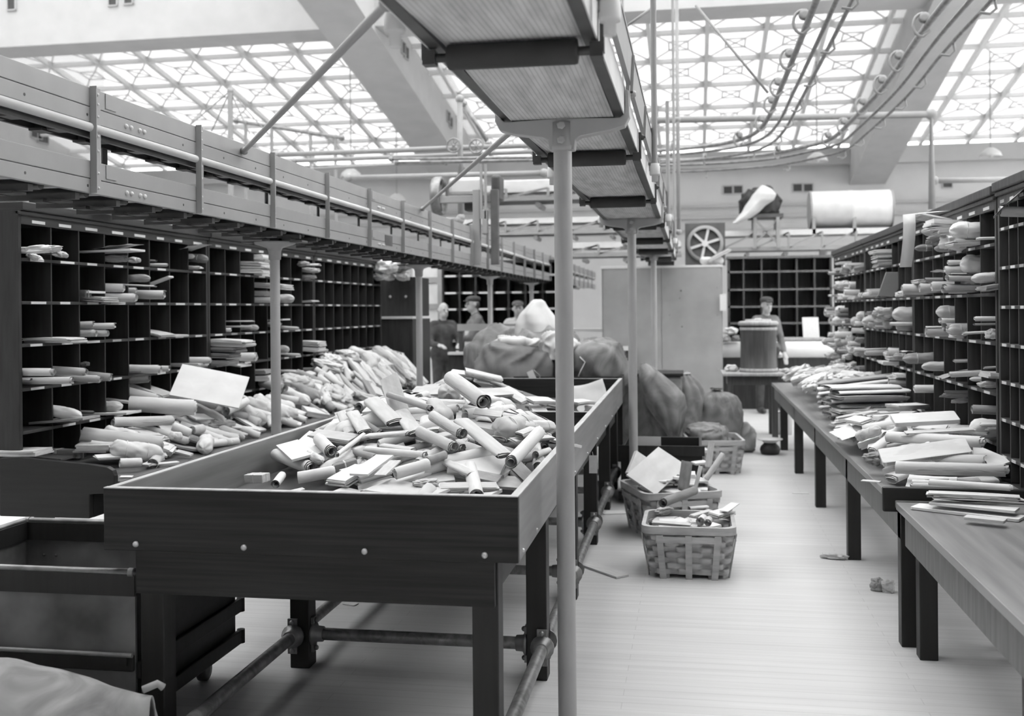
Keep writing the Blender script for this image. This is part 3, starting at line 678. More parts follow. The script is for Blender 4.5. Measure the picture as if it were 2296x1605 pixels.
# flywheel machine
o = thing('flywheel_machine', 'belt drive machine with big flywheel on a riveted frame above the trough conveyor', 'machine', onY(1070, 590, 11.4))
c = onY(985, 440, 11.5)
fw = MB().lathe(c - Vector((.06, 0, 0)), [(.17, .03), (.21, .0), (.22, .03), (.22, .09), (.21, .11), (.18, .09), (.17, .03)], 40, (1, 0, 0)).lathe(c - Vector((.08, 0, 0)), [(.05, 0), (.05, .16)], 16, (1, 0, 0))
for i in range(6):
    t = i * math.pi / 3; fw.bar(c, c + Vector((0, math.cos(t), math.sin(t))) * .19, .035, .025, (1, 0, 0))
build(fw, 'flywheel', M['iron_grey'], o)
def pbox(mb, x0, y0, x1, y1, Y, D):
    a = onY(x0, y0, Y); b = onY(x1, y1, Y); return mb.box(min(a.x, b.x), max(a.x, b.x), Y, Y + D, min(a.z, b.z), max(a.z, b.z))
build(pbox(MB(), 985, 440, 1112, 452, 11.32, .08), 'beam', M['paint'], o, bevel=.005)
for x in ((1060, 1076), (1100, 1117)):
    a = onY(x[0], 425, 11.3); b = onY(x[1], 425, 11.3)
    build(MB().box(a.x, b.x, 11.28, 11.36, 2.1, a.z), 'column', M['paint'] if x[0] < 1090 else M['paint_dark'], o, bevel=.005)
build(pbox(MB(), 1004, 398, 1080, 436, 11.5, .3), 'hood', M['paint_light'], o, bevel=.04)
build(pbox(MB(), 1080, 470, 1092, 525, 11.25, .1), 'weight_box', M['paint'], o, bevel=.01)
build(pbox(MB(), 1100, 392, 1122, 450, 11.45, .25), 'motor', M['iron'], o, bevel=.03)
build(pbox(MB(), 1040, 452, 1064, 472, 11.4, .2), 'gearbox', M['iron'], o, bevel=.02)
for px in (1078, 1088): 
    a = onY(px, 400, 11.25); build(MB().box(a.x - .012, a.x + .012, 11.25, 11.28, 2.6, 3.2), 'guide_bar', M['paint'], o)
# belt bridges crossing the back
def bridge(x0, x1, y, z0, z1, label, legs, group='belt bridges crossing the back of the hall'):
    o = thing('belt_bridge', label, 'conveyor', ((x0 + x1) / 2, y, 0), group)
    build(MB().box(x0, x1, y, y + .04, z1 - .1, z1).box(x0, x1, y + .6, y + .64, z1 - .1, z1), 'side_rail', M['paint_light'], o)
    build(MB().box(x0, x1, y, y + .04, z0, z0 + .07).box(x0, x1, y + .6, y + .64, z0, z0 + .07), 'lower_rail', M['paint'], o)
    build(MB().box(x0, x1, y + .05, y + .6, z1 - .06, z1 - .05), 'belt', M['paint_dark'], o)
    tr = MB(); x = x0
    while x < x1 - .3:
        tr.bar((x, y + .02, z0 + .05), (x, y + .02, z1 - .05), .05, .04); tr.bar((x, y + .02, z0 + .05), (x + .6, y + .02, z1 - .05), .04, .03); x += .6
    build(tr, 'truss', M['paint'], o)
    for k in range(int((x1 - x0) / .7)):
        build(MB().tube((x0 + .35 + k * .7, y + .02, z0 - .06), (x0 + .35 + k * .7, y + .6, z0 - .06), .04, 10), 'roller', M['iron_grey'], o)
    for x in legs: build(MB().box(x - .05, x + .05, y, y + .1, 0, z0), 'leg', M['paint_dark'], o)
    return o
bridge(-.05, 6.0, 20, 2.66, 3.04, 'belt bridge carrying the big drum and draped sack behind the back case', [2.35, 5])
bridge(-4.6, -.3, 19, 2.98, 3.28, 'belt bridge behind the flywheel machine, reaching to the first yoke post', [-4.0])
bridge(-2.2, -.2, 18.0, 2.5, 2.75, 'lower belt bridge behind the second yoke post, above the steel partition', [])
bridge(-3.2, -1.2, 14.6, 3.14, 3.36, 'short pale trough level with the flywheel, leading off behind the first yoke post', [])
for i, (p0, p1, Y, l) in enumerate([((1108, 405), (1258, 400), 16, 'pale boxed duct beside the flywheel machine, upper'), ]):
    a, b = onY(*p0, Y), onY(*p1, Y); tag(build(MB().box(a.x, b.x, Y, Y + .4, b.z - .3, b.z), 'duct', M['paint_light'], bevel=.02), l, 'duct')
for (p0, p1, p2, p3, Y, l) in (((1880, 395), (960, 440), 0, 0, 18, 'pale cross duct'),): pass
# drum
o = thing('drum', 'big pale cylindrical drum lying on the belt bridge before the back wall', 'drum', onY(1905, 512, 20))
c = onY(1816, 471, 20.3); r = .345
build(MB().lathe(c, [(r * .98, 0), (r, .01), (r, .69), (r * 1.02, .7), (r * 1.02, .76), (r, .77), (r, 1.43), (r * .98, 1.44)], 48, (1, 0, 0)), 'shell', M['paint_light'], o)
for dx in (-.02, 1.43): build(MB().lathe(c + Vector((dx, 0, 0)), [(r * 1.03, 0), (r * 1.03, .03), (r * .8, .031)], 48, (1, 0, 0)), 'end_ring', M['paint'], o)
for dx in (0, .72): build(MB().box(c.x + dx + .01, c.x + dx + .07, 20.0, 20.06, 2.95, c.z), 'bracket', M['paint'], o)
# stand with draped sack
o = thing('stand', 'cross-braced stand on the belt bridge under the draped white sack', 'stand', onY(1717, 545, 20))
a, b = onY(1692, 492, 20), onY(1744, 545, 20); st = MB()
for x in (a.x, b.x):
    for y in (19.93, 20.5): build(MB().bar((x, y, 2.7 if y < 20 else 3.05), (x, y, 3.27), .06, .06), 'post', M['paint'], o)
st.bar((a.x, 19.95, 2.78), (b.x, 19.95, 3.25), .05, .03).bar((b.x, 19.95, 2.78), (a.x, 19.95, 3.25), .05, .03)
build(st, 'cross_brace', M['paint'], o); build(MB().box(a.x - .1, b.x + .1, 19.92, 20.55, 3.27, 3.34), 'platform', M['paint_dark'], o)
# spoked wheel at the tail of the belt conveyor
c = onY(1581, 546, 19.4); o = thing('spoked_wheel', 'six-spoked drive wheel standing at the tail of the belt conveyor', 'wheel', c)
build(MB().lathe(c - Vector((0, .03, 0)), [(.27, 0), (.33, 0), (.33, .06), (.27, .06), (.27, 0)], 40, (0, 1, 0)), 'rim', M['paint'], o)
sp = MB().lathe(c - Vector((0, .05, 0)), [(.06, 0), (.06, .1)], 16, (0, 1, 0))
for i in range(6):
    t = i * math.pi / 3 + .3; sp.bar(c, c + Vector((math.cos(t), 0, math.sin(t))) * .29, .045, .03, (0, 1, 0))
build(sp, 'spokes', M['paint_light'], o)
build(MB().box(c.x - .36, c.x + .36, c.y + .05, c.y + .1, c.z - .4, c.z + .38), 'guard', M['paint_dark'], o)
build(MB().box(c.x - .3, c.x + .3, c.y + .06, c.y + .14, 0, c.z - .4), 'stand', M['paint_dark'], o)
tail = MB().tube((BXC - .2, 16.5, 2.36), (BXC + .2, 16.5, 2.36), .11, 20)
build(tail, 'tail_drum', M['iron'], BC)
# steel partition
o = thing('steel_locker', 'tall plain grey steel partition standing behind the mail sacks and far yoke post', 'partition', (-.46, 15.67, 0))
for i, (a, b) in enumerate(((-1.33, -.47), (-.465, .40))):
    build(MB().box(a, b, 15.67, 15.70, .02, 2.22), 'panel', M['panel_grey'], o, bevel=.004)
build(MB().box(-1.35, .42, 15.70, 16.2, .02, 2.2), 'body', M['panel_grey'], o)
build(MB().box(-1.36, .43, 15.66, 16.2, 2.2, 2.235), 'top_rail', M['paint_light'], o, bevel=.004)
rv = MB()
for z in (.3, .7, 1.1, 1.5, 1.9): 
    for x in (-1.28, -.52, -.42, .35): rv.ball((x, 15.668, z), .009, 6, 4)
build(rv, 'rivet', M['paint'], o)
sp = MB()
for x, z, r in ((-.18, 1.86, .012), (-.17, 1.33, .011), (-.2, 1.75, .007), (-.35, 1.5, .006)): sp.tube((x, 15.664, z), (x, 15.671, z), r, 10)
build(sp, 'bolt_hole', M['iron'], o)
c = onY(1621, 678, 15.6); tag(build(MB().box(c.x - .045, c.x + .045, 15.6, 15.606, c.z - .12, c.z + .12), 'hanging_card', M['card'], bevel=.002), 'bright white card hung on edge of the tall steel partition', 'card')
# barrel, its table, spittoon, counters, cupboard
o = thing('table', 'small wooden table carrying the lidded barrel', 'table', (.7, 13.4, 0))
build(MB().box(.335, 1.07, 13.0, 13.75, .77, .805), 'tabletop', M['wood_light'], o, bevel=.008)
build(MB().box(.4, 1.0, 13.06, 13.69, .66, .77), 'apron', M['wood_case_r'], o)
for x in (.4, .93):
    for y in (13.06, 13.62): build(MB().box(x, x + .07, y, y + .07, 0, .66), 'leg', M['wood_case_r'], o, bevel=.006)
o = thing('barrel', 'lidded wooden barrel standing on the small table', 'barrel', (.79, 13.35, .805))
build(MB().lathe((.79, 13.35, .806), [(.225, 0), (.232, .01), (.232, .04), (.222, .05), (.218, .3), (.222, .56), (.222, .575)], 36), 'body', M['wood_case_r'], o)
build(MB().lathe((.79, 13.35, .806), [(.235, .0), (.235, .045), (.2, .046)], 36).lathe((.79, 13.35, 1.32), [(.224, .0), (.229, .005), (.229, .035), (.2, .04)], 36), 'hoop', M['wood_light'], o)
build(MB().lathe((.79, 13.35, 1.382), [(.235, 0), (.245, .01), (.245, .035), (.225, .05), (.16, .056), (.155, .075), (.05, .078), (.03, .09)], 36), 'lid', M['wood_light'], o)
o = thing('spittoon', 'dark spittoon with wide white rim standing alone on the floor', 'spittoon', (.81, 11.75, 0))
build(MB().lathe((.81, 11.75, 0.001), [(.085, 0), (.1, .012), (.11, .05), (.1, .085), (.07, .115), (.065, .125)], 32), 'bowl', M['wood_leg'], o)
build(MB().lathe((.81, 11.75, .125), [(.064, 0), (.09, .02), (.13, .035), (.137, .04), (.137, .046), (.09, .035), (.04, .01)], 32), 'rim', M['enamel'], o)
o = thing('bin', 'small pale bin on the floor beyond the bench legs', 'bin', (1.12, 13.6, 0))
build(MB().lathe((1.12, 13.6, 0), [(.09, 0), (.11, .28), (.115, .29), (.105, .29), (.09, .05)], 24), 'body', M['paint_light'], o); build(MB().path([(1.12 + .113 * math.cos(t), 13.6 + .113 * math.sin(t), .285) for t in [i * math.pi / 12 for i in range(24)]], .008, 6, True), 'rim', M['paint'], o)
o = thing('counter', 'long counter with rounded white front edge before the open back case', 'counter', (1.3, 17.1, 0))
build(MB().box(.3, 2.16, 16.95, 17.48, .0, .82), 'cabinet', M['wood_case'], o)
build(MB().lathe((.3, 17.02, .93), [(.13, 0), (.135, .01), (.135, 1.85), (.13, 1.86)], 28, (1, 0, 0)), 'rolled_edge', M['paper_white'], o)
build(MB().box(1.2, 2.05, 17.1, 17.48, 1.075, 1.12), 'raised_shelf', M['wood_light'], o, bevel=.005)
c = onY(1820, 757, 17.2); tag(build(MB().add([(c.x - .13, 17.2, 1.121), (c.x + .12, 17.2, 1.121), (c.x + .11, 17.26, 1.44), (c.x - .14, 17.26, 1.44)], [(0, 1, 2, 3)]), 'standing_card', M['card'], solid=.006), 'blank white card leaning upright on the raised counter shelf', 'card')
o = thing('cupboard', 'dark upright cupboard with two pale knobs at the end of the cases', 'cupboard', (-3.62, 12.9, 0))
build(MB().box(-4.0, -3.4, 12.62, 13.3, 1.53, 2.02), 'upper_body', M['wood_case'], o, bevel=.006); build(MB().box(-4.0, -3.39, 12.45, 13.3, 0, 1.5), 'lower_body', M['wood_case'], o, bevel=.006)
build(MB().box(-4.0, -3.38, 12.42, 12.62, 1.5, 1.53), 'ledge', M['enamel'], o, bevel=.004)
for px in (875, 910):
    c = onY(px, 665, 12.61); build(MB().ball(c, .018), 'knob', M['steel'], o)
o = thing('counter', 'dark counter with a pale rounded roll edge behind the sacks, before the people', 'counter', (-2.7, 14.5, 0))
build(MB().box(-3.36, -1.55, 14.2, 14.9, 0, .98), 'cabinet', M['wood_case'], o)
build(MB().box(-3.36, -3.1, 14.15, 14.3, .985, 1.02), 'ledge', M['enamel'], o)
build(MB().lathe((-3.0, 14.2, 1.03), [(.09, 0), (.1, .01), (.1, 1.2), (.09, 1.21)], 24, (1, 0, 0)), 'rolled_edge', M['paper_pale'], o)
build(MB().box(-3.38, -2.2, 14.85, 14.9, 1.3, 1.4), 'screen_rail', M['panel_grey'], o); build(MB().box(-2.2, -2.12, 14.8, 14.95, .98, 1.48), 'screen_post', M['iron'], o); build(MB().box(-3.36, -3.3, 14.85, 14.9, .98, 1.3), 'screen_post', M['iron'], o)
o = thing('doorway_panel', 'white panelled partition behind the bald person beside the cupboard', 'partition', (-5.2, 19.8, 0))
a, b = onY(925, 600, 18.4), onY(988, 760, 18.4)
build(MB().box(a.x, b.x + .02, 18.4, 18.46, 0, 2.45), 'panel', M['paint_light'], o)
for z in (1.05, 1.62, 2.1): build(MB().box(a.x, b.x + .02, 18.37, 18.4, z, z + .1), 'rail', M['paint'], o)
build(MB().box(b.x - .04, b.x + .04, 18.36, 18.4, 0, 2.45), 'stile', M['paint'], o)
for i, (px, py, w, l) in enumerate(((1317, 737, .62, 'white-topped work table seen between the two yoke posts, upper tier'), (1330, 778, 1.1, 'white-topped low work table beside the steel partition'))):
    c = onY(px, py, 15.2 + (1 - i) * 1.2); o = thing('work_table', l, 'table', (c.x, c.y + .3, 0), 'white-topped tables between the posts')
    build(MB().box(c.x - w / 2, c.x + w / 2, c.y, c.y + .44, c.z - .05, c.z), 'table_top', M['enamel'], o); 
    for sx in (-1, 1):
        for yy in (.03, .35): build(MB().box(c.x + sx * (w / 2 - .05) - .03, c.x + sx * (w / 2 - .05) + .03, c.y + yy, c.y + yy + .06, 0, c.z - .05), 'leg', M['iron'], o)
# ================================================================= sacks
def sack_lathe(name, label, c, r, h, seed, mat, lean=(0, 0), nf=14, amp=.12, prof=None, neck=.12, cord=True, group=None):
    o = thing(name, label, 'sack', c, group); c = Vector(c)
    P = prof or [(.55, 0), (.9, .03), (1.02, .2), (1.05, .45), (.98, .66), (.8, .82), (.5, .93), (neck * 1.2, .985), (neck, 1.0)]
    # denser profile
    D = []
    for i in range(len(P) - 1):
        for k in range(4):
            t = k / 4; D.append((P[i][0] * (1 - t) + P[i + 1][0] * t, P[i][1] * (1 - t) + P[i + 1][1] * t))
    D.append(P[-1]); m = len(D); n = 72
    def pt(i, j):
        rr, hh = D[j]; t = 2 * math.pi * i / n; s = max(0, (hh - .45) / .55)
        f = 1 + amp * s * math.sin(nf * t + 2 * math.sin(t + seed)) + .10 * noise.noise(Vector((math.cos(t) * 1.5, math.sin(t) * 1.5, hh * 3 + seed))) + .05 * noise.noise(Vector((math.cos(t) * 4, math.sin(t) * 4, hh * 7 + seed)))
        z = hh * h * (1 + (.04 * noise.noise(Vector((math.cos(t), math.sin(t), seed))) if hh > .1 else 0))
        return c + Vector((r * rr * f * math.cos(t) + lean[0] * hh * hh, r * rr * f * math.sin(t) + lean[1] * hh * hh, z))
    mb = MB(); mb.v = [pt(i, j) for j in range(m) for i in range(n)]
    mb.f = [(j * n + i, j * n + (i + 1) % n, (j + 1) * n + (i + 1) % n, (j + 1) * n + i) for j in range(m - 1) for i in range(n)] + [tuple(range(n - 1, -1, -1)), tuple((m - 1) * n + i for i in range(n))]
    mb.sm = [True] * (len(mb.f) - 2) + [False, True]
    build(mb, 'bag', M[mat], o)
    if cord:
        z = .985; k = [(c + Vector((neck * 1.25 * r * math.cos(t) + lean[0] * z * z, neck * 1.25 * r * math.sin(t) + lean[1] * z * z, z * h))) for t in [i * math.pi / 8 for i in range(16)]]
        build(MB().path(k, .008, 6, True), 'cord', M['twine'], o)
    return o
def sack_blob(name, label, c, sx, sy, sz, seed, mat, rot=0, fold=.16, cord=None, cat='sack', freq=2.2):
    """a slumped canvas bag: a closed flattened shell with long soft folds"""
    c = Vector(c); o = thing(name, label, cat, c); R = Matrix.Rotation(rot, 3, 'Z')
    def fn(u, v):
        a = 2 * math.pi * u; b = math.pi * (v - .5); d = Vector((math.cos(a) * math.cos(b), math.sin(a) * math.cos(b), math.sin(b)))
        q = Vector((d.x, d.y, d.z)) * 1.1 + Vector((seed * 3.1, seed, 0)); wv = noise.noise(q * 1.3)
        t = d.x * 3.0 + d.y * 1.2 - d.z * 1.5 + 2.4 * wv
        k = 1 + fold * 1.1 * noise.noise(q) + fold * .32 * (1 - abs(math.sin(t * 1.7 + seed))) ** 2 * 1.6 + .03 * math.sin(7 * d.x + 5 * wv + seed)
        e = Vector((math.copysign(abs(d.x) ** .8, d.x), math.copysign(abs(d.y) ** .8, d.y), math.copysign(abs(d.z) ** .8, d.z)))
        p = Vector((e.x * sx, e.y * sy, e.z * sz)) * k
        p.z = max(p.z, -sz * .55) + sz * .55
        return c + R @ p
    build(MB().grid(fn, 72, 40, True), 'bag', M[mat], o)
    if cord:
        build(MB().path([Vector(p) for p in cord], .007, 6), 'cord', M['twine'], o)
    return o
def inflate(name, label, rows, y, dep, seed, mat, cat='sack', fold=.05, nf=5):
    """a cloth body from its outline: (py, px0, px1) rows read at distance y, rounded in depth"""
    R = []
    for py, a, b in rows:
        p, q = onY(a, py, y), onY(b, py, y); R.append((p.z, (p.x + q.x) / 2, abs(q.x - p.x) / 2))
    o = thing(name, label, cat, (R[-1][1], y, R[-1][0])); wm = max(r[2] for r in R)
    def fn(u, v):
        f = v * (len(R) - 1); i = min(int(f), len(R) - 2); t = f - i; t = t * t * (3 - 2 * t) * .5 + t * .5
        z, x, w = [R[i][k] * (1 - t) + R[i + 1][k] * t for k in range(3)]
        a = 2 * math.pi * u; n = noise.noise(Vector((math.cos(a), math.sin(a), v * 2 + seed)))
        k = 1 + fold * math.sin(nf * a + 3 * n + seed) * (.4 + .6 * v) + fold * 1.5 * n
        return Vector((x + w * math.cos(a) * k, y + dep * (w / wm) ** .6 * math.sin(a) * k, z))
    mb = MB().grid(fn, 64, 36, True); n = len(mb.v); mb.f += [tuple(range(64)), tuple(n - 64 + i for i in range(63, -1, -1))]; mb.sm += [True, True]
    build(mb, 'bag' if cat == 'sack' else 'cloth', M[mat], o); return o
# hand truck / platform with sacks behind the tray table
o = thing('mail_truck', 'dark wooden platform truck under the heaped sacks behind the tray table', 'truck', (-1.5, 10.4, 0))
build(MB().box(-2.1, -.65, 9.6, 11.2, .78, .86), 'deck', M['wood_dark'], o, bevel=.006)
build(MB().box(-2.1, -.65, 9.6, 9.63, .86, .98), 'end_board', M['wood_tray'], o); build(MB().box(-.68, -.65, 9.64, 11.2, .86, .98), 'side_board', M['wood_tray'], o)
for x in (-2.0, -.8):
    for y in (9.7, 11.0): build(MB().box(x, x + .09, y, y + .09, .0, .78), 'leg', M['wood_leg'], o)
S = lambda px, py, y: onY(px, py, y)
c = S(1150, 850, 10.0); sack_blob('mail_sack', 'dark slumped canvas sack lying at the tray-table side of the sack heap', (c.x, 10.0, .86), .36, .4, .27, 1.3, 'canvas_dark', .3, .22)
c = S(1215, 830, 10.3); sack_blob('mail_sack', 'grey-brown sack folded over beneath the white peaked sack', (c.x, 10.35, .86), .42, .42, .36, 4.2, 'canvas', .1, .2)
c = S(1130, 800, 10.6); sack_blob('mail_sack', 'grey sack with pale highlight draped behind the dark slumped sack', (c.x, 10.7, .86), .38, .35, .36, 7.7, 'canvas', -.4, .25)
c = S(1350, 830, 10.3); sack_blob('mail_sack', 'bulging grey sack with double white cord behind the tray end board', (c.x - .02, 10.2, .86), .28, .36, .30, 2.6, 'canvas', .2, .16, [S(1300, 800, 9.85), S(1312, 812, 9.84), S(1303, 830, 9.83), S(1295, 848, 9.83)])
# white peaked sack
inflate('mail_sack', 'white canvas sack rising to a peak on top of the sack heap', [(671, 1198, 1214), (676, 1192, 1222), (690, 1181, 1230), (705, 1168, 1242), (725, 1158, 1258), (745, 1155, 1268), (768, 1160, 1284), (790, 1172, 1296), (803, 1190, 1290)], 10.35, .3, 3.3, 'canvas_white', fold=.09, nf=5)
c = S(1255, 770, 10.2)
sack_blob('mail_sack', 'small white cloth bag slumped behind the first yoke post', (c.x, 10.05, 1.12), .2, .2, .15, 5.1, 'canvas_white', .5, .3)
c = S(1165, 765, 10.1); sack_blob('mail_sack', 'pale collapsed cloth bag lying under the white peaked sack', (c.x, 10.0, 1.14), .24, .2, .13, 9.4, 'canvas_white', .2, .35)
# loose loop of cord and tag
c = S(1166, 775, 9.9)
tag(build(MB().path([c + Vector((.05 * math.cos(t), .02 * math.sin(t), .05 * math.sin(t))) for t in [i * .4 for i in range(16)]] + [c + Vector((.1, 0, -.1)), c + Vector((.06, 0, -.22))], .006, 6), 'cord_loop', M['twine']), 'loop of pale cord hanging on the dark sacks', 'cord')
c = S(1192, 842, 9.55); o = thing('sack_label', 'small pale tag on a string hanging over the end board', 'tag', c)
build(MB().obox(c, (.028, 0, .012), (0, .002, 0), (-.018, 0, .042)), 'card', M['card'], o); build(MB().path([c + Vector((.02, 0, .05)), c + Vector((.08, 0, .0)), c + Vector((.04, 0, -.15)), c + Vector((.03, 0, -.25))], .006, 6), 'string', M['canvas'], o)
# sacks standing on the floor by the partition
sack_lathe('mail_sack', 'round full sack with gathered tied mouth standing behind the wicker baskets', (.24, 11.9, 0), .27, .72, 1.1, 'canvas', (0, -.16), 11, .16, [(.55, 0), (.9, .03), (1.02, .2), (1.06, .45), (1.04, .62), (.94, .76), (.72, .87), (.42, .93), (.17, .945), (.13, .96), (.24, 1.0)], neck=.14)
sack_blob('mail_sack', 'loose empty sack trailing on the floor beside the round tied sack', (.5, 12.1, 0), .16, .3, .2, 8.8, 'canvas', .2, .3)
t = onZ(1672, 1012, .0); sack_blob('mail_sack', 'dark tail of canvas on the floor between round sack and spittoon', (t.x - .04, t.y, 0), .12, .1, .05, 3.8, 'canvas_dark', .2, .3)
inflate('mail_sack', 'tall soiled patched sack slumping over the rim of the canvas truck', [(814, 1436, 1448), (822, 1434, 1462), (840, 1434, 1486), (862, 1438, 1512), (885, 1444, 1532), (915, 1456, 1537), (945, 1476, 1534), (970, 1494, 1526), (992, 1506, 1518)], 10.75, .2, 1.7, 'canvas', fold=.1, nf=6)
sack_lathe('mail_sack', 'grey sack slumped behind the tall soiled sack', (-.12, 11.75, 0), .24, .9, 2.2, 'canvas', (.0, -.1), 9, .14, neck=.25)
o = thing('canvas_truck', 'grey canvas truck behind the dark crate, holding the tall soiled sack', 'truck', (-.35, 10.8, 0))
build(MB().box(-.74, -.13, 10.95, 11.5, .12, .9), 'canvas_body', M['canvas'], o, bevel=.03); build(MB().box(-.76, -.11, 10.93, 11.52, .9, .93), 'rim', M['wood_leg'], o, bevel=.005)
for x in (-.7, -.2):
    for y in (11.0, 11.4): build(MB().lathe((x, y, .061), [(.02, 0), (.06, .004), (.06, .036), (.02, .04)], 16, (1, 0, 0)), 'caster', M['iron'], o)
# crate
o = thing('crate', 'dark low wooden crate between yoke post and heaped wicker basket', 'crate', (-.25, 9.0, 0))
build(MB().box(-.6, .06, 8.65, 8.675, .03, .46), 'front_panel', M['wood_dark'], o, bevel=.003); build(MB().box(-.6, .06, 9.4, 9.425, .03, .46), 'rear_panel', M['wood_dark'], o, bevel=.003)
for x in (-.6, .036): build(MB().box(x, x + .024, 8.676, 9.399, .03, .46), 'side_panel', M['wood_dark'], o, bevel=.003)
build(MB().box(-.575, .035, 8.676, 9.399, .03, .05), 'bottom', M['wood_dark'], o)
build(MB().box(-.62, .08, 8.63, 8.649, .40, .48).box(-.62, .08, 8.63, 8.649, .03, .1), 'batten', M['wood_leg'], o)
c = onY(1455, 1000, 8.9); tag(build(MB().box(c.x - .11, c.x + .1, 8.9, 8.906, .3, .52), 'envelope', M['paper_pale']), 'pale envelope standing upright inside the dark crate', 'envelope')
# ================================================================= wicker baskets
def basket(c, wx, wy, h, rot, label, taper=.84, mat='splint'):
    c = Vector(c); o = thing('splint_basket', label, 'basket', c, 'splint baskets of mail standing in the aisle'); R = Matrix.Rotation(rot, 3, 'Z')
    def rr(u, k, off=0):
        # rounded rectangle perimeter
        a, b = wx / 2 * k + off, wy / 2 * k + off; rad = .07
        segs = [('l', (-a + rad, -b), (a - rad, -b)), ('c', (a - rad, -b + rad), -90), ('l', (a, -b + rad), (a, b - rad)), ('c', (a - rad, b - rad), 0), ('l', (a - rad, b), (-a + rad, b)), ('c', (-a + rad, b - rad), 90), ('l', (-a, b - rad), (-a, -b + rad)), ('c', (-a + rad, -b + rad), 180)]
        Ls = [(2 * (a - rad)) if i % 4 == 0 else (2 * (b - rad)) if i % 4 == 2 else rad * math.pi / 2 for i in range(8)]
        t = (u % 1) * sum(Ls); i = 0
        while t > Ls[i] and i < 7: t -= Ls[i]; i += 1
        s = segs[i]; f = t / Ls[i]
        if s[0] == 'l': return s[1][0] + (s[2][0] - s[1][0]) * f, s[1][1] + (s[2][1] - s[1][1]) * f
        w = math.radians(s[2] + 90 * f); return s[1][0] + rad * math.cos(w), s[1][1] + rad * math.sin(w)
    W = lambda x, y, z: c + R @ Vector((x, y, z))
    zb = .025; nst = 26; rows = 7; K = lambda z: taper + (1 - taper) * (z - zb) / (h - zb)
    def wv(u, v):
        z = zb + (h - .05 - zb) * v; r = v * rows; i = int(min(r, rows - 1e-6)); f = r - i
        off = .012 * math.tanh(2.2 * math.cos(math.pi * u * nst + math.pi * i)) * math.sin(math.pi * f) ** .35 - (.006 if f < .08 or f > .92 else 0)
        x, y = rr(u, K(z), off); return W(x, y, z)
    build(MB().grid(wv, 260, 84, True), 'weave', M[mat], o, solid=.004)
    x0 = taper * .9
    bt = MB().box(-wx / 2 * x0, wx / 2 * x0, -wy / 2 * x0, wy / 2 * x0, zb, zb + .012); bt.v = [W(*p) for p in bt.v]; build(bt, 'bottom', M[mat], o)
    for nm, z0, z1, off in (('rim', h - .045, h, .012),):
        mb = MB()
        for of2 in (off, -off):
            mb.grid(lambda u, v: W(*rr(u, 1, of2), z0 + (z1 - z0) * v), 120, 1, True)
        mb.grid(lambda u, v: W(*rr(u, 1, off - 2 * off * v), z1), 120, 1, True).grid(lambda u, v: W(*rr(u, 1, off - 2 * off * v), z0), 120, 1, True)
        build(mb, nm, M[mat], o)
    def splint(p_top, p_bot, w, n):
        a, b = Vector(p_bot), Vector(p_top); tdir = Vector((n[1], -n[0], 0))
        return MB().obox(W(*((a + b) / 2)), R @ ((b - a) / 2), R @ (tdir * w / 2), R @ (Vector(n) * .0035))
    for sgn, ax in ((-1, 1), (1, 1), (-1, 0), (1, 0)):
        for q in (-.32, 0, .32):
            if ax == 1: pt, pb, n = (q * wx, sgn * (wy / 2 + .014), h - .05), (q * wx * taper * 1.05, sgn * (wy / 2 * taper + .014), .0), (0, sgn, 0)
            else: pt, pb, n = (sgn * (wx / 2 + .014), q * wy, h - .05), (sgn * (wx / 2 * taper + .014), q * wy * taper, .0), (sgn, 0, 0)
            build(splint(pt, pb, .038, n), 'splint', M['splint'], o)
        z = h * .76; k = K(z)
        if ax == 1: mb = MB().obox(W(0, sgn * (wy / 2 * k + .02), z), R @ Vector((wx * .36, 0, 0)), R @ Vector((0, .004, 0)), Vector((0, 0, .018)))
        else: mb = MB().obox(W(sgn * (wx / 2 * k + .02), 0, z), R @ Vector((.004, 0, 0)), R @ Vector((0, wy * .36, 0)), Vector((0, 0, .018)))
        build(mb, 'cross_band', M['splint'], o)
    for sx in (-.3, .3):
        mb = MB().obox(W(sx * wx * taper, 0, .0125), R @ Vector((.02, 0, 0)), R @ Vector((0, wy / 2 * taper, 0)), (0, 0, .0125)); build(mb, 'runner', M['splint_dk'], o)
    return o
basket((-.04, 6.5, 0), .53, .52, .315, .0, 'low splint basket in the open aisle with a brown roll on top')
basket((-.18, 7.62, 0), .56, .62, .33, .35, 'splint basket piled above its rim with papers and a dark tube')
basket((.18, 10.55, 0), .52, .66, .33, .1, 'splint basket with folded sacking, standing before the round tied sack', mat='splint')
c0 = (.1, 10.65, .3); sack_blob('folded_sacking', 'folded piece of sacking lying in the basket before the round sack', (.12, 10.7, .27), .2, .26, .11, 6.6, 'canvas', .2, .2, cat='sacking')
# ================================================================= canvas hamper at the tray table corner
HX0, HX1, HY0, HY1, HZ = -3.03, -2.01, 3.52, 4.36, .655
o = thing('canvas_hamper', 'metal-rimmed canvas hamper beside the front corner of the tray table', 'hamper', ((HX0 + HX1) / 2, 3.94, 0))
build(MB().box(HX0, HX1, HY0, HY0 + .012, .12, HZ - .02), 'front_panel', M['canvas_box'], o); build(MB().box(HX0, HX1, HY1 - .012, HY1, .12, HZ - .02), 'rear_panel', M['canvas_box'], o)
build(MB().box(HX0, HX0 + .012, HY0 + .013, HY1 - .013, .12, HZ - .02), 'side_panel', M['canvas_box'], o); build(MB().box(HX1 - .012, HX1, HY0 + .013, HY1 - .013, .12, HZ - .02), 'side_panel', M['wood_dark'], o)
build(MB().box(HX0 + .013, HX1 - .013, HY0 + .013, HY1 - .013, .12, .135), 'bottom', M['canvas_box'], o)
rim = [(HX0 + .006, HY0 + .006, HZ), (HX1 - .006, HY0 + .006, HZ), (HX1 - .006, HY1 - .006, HZ), (HX0 + .006, HY1 - .006, HZ)]
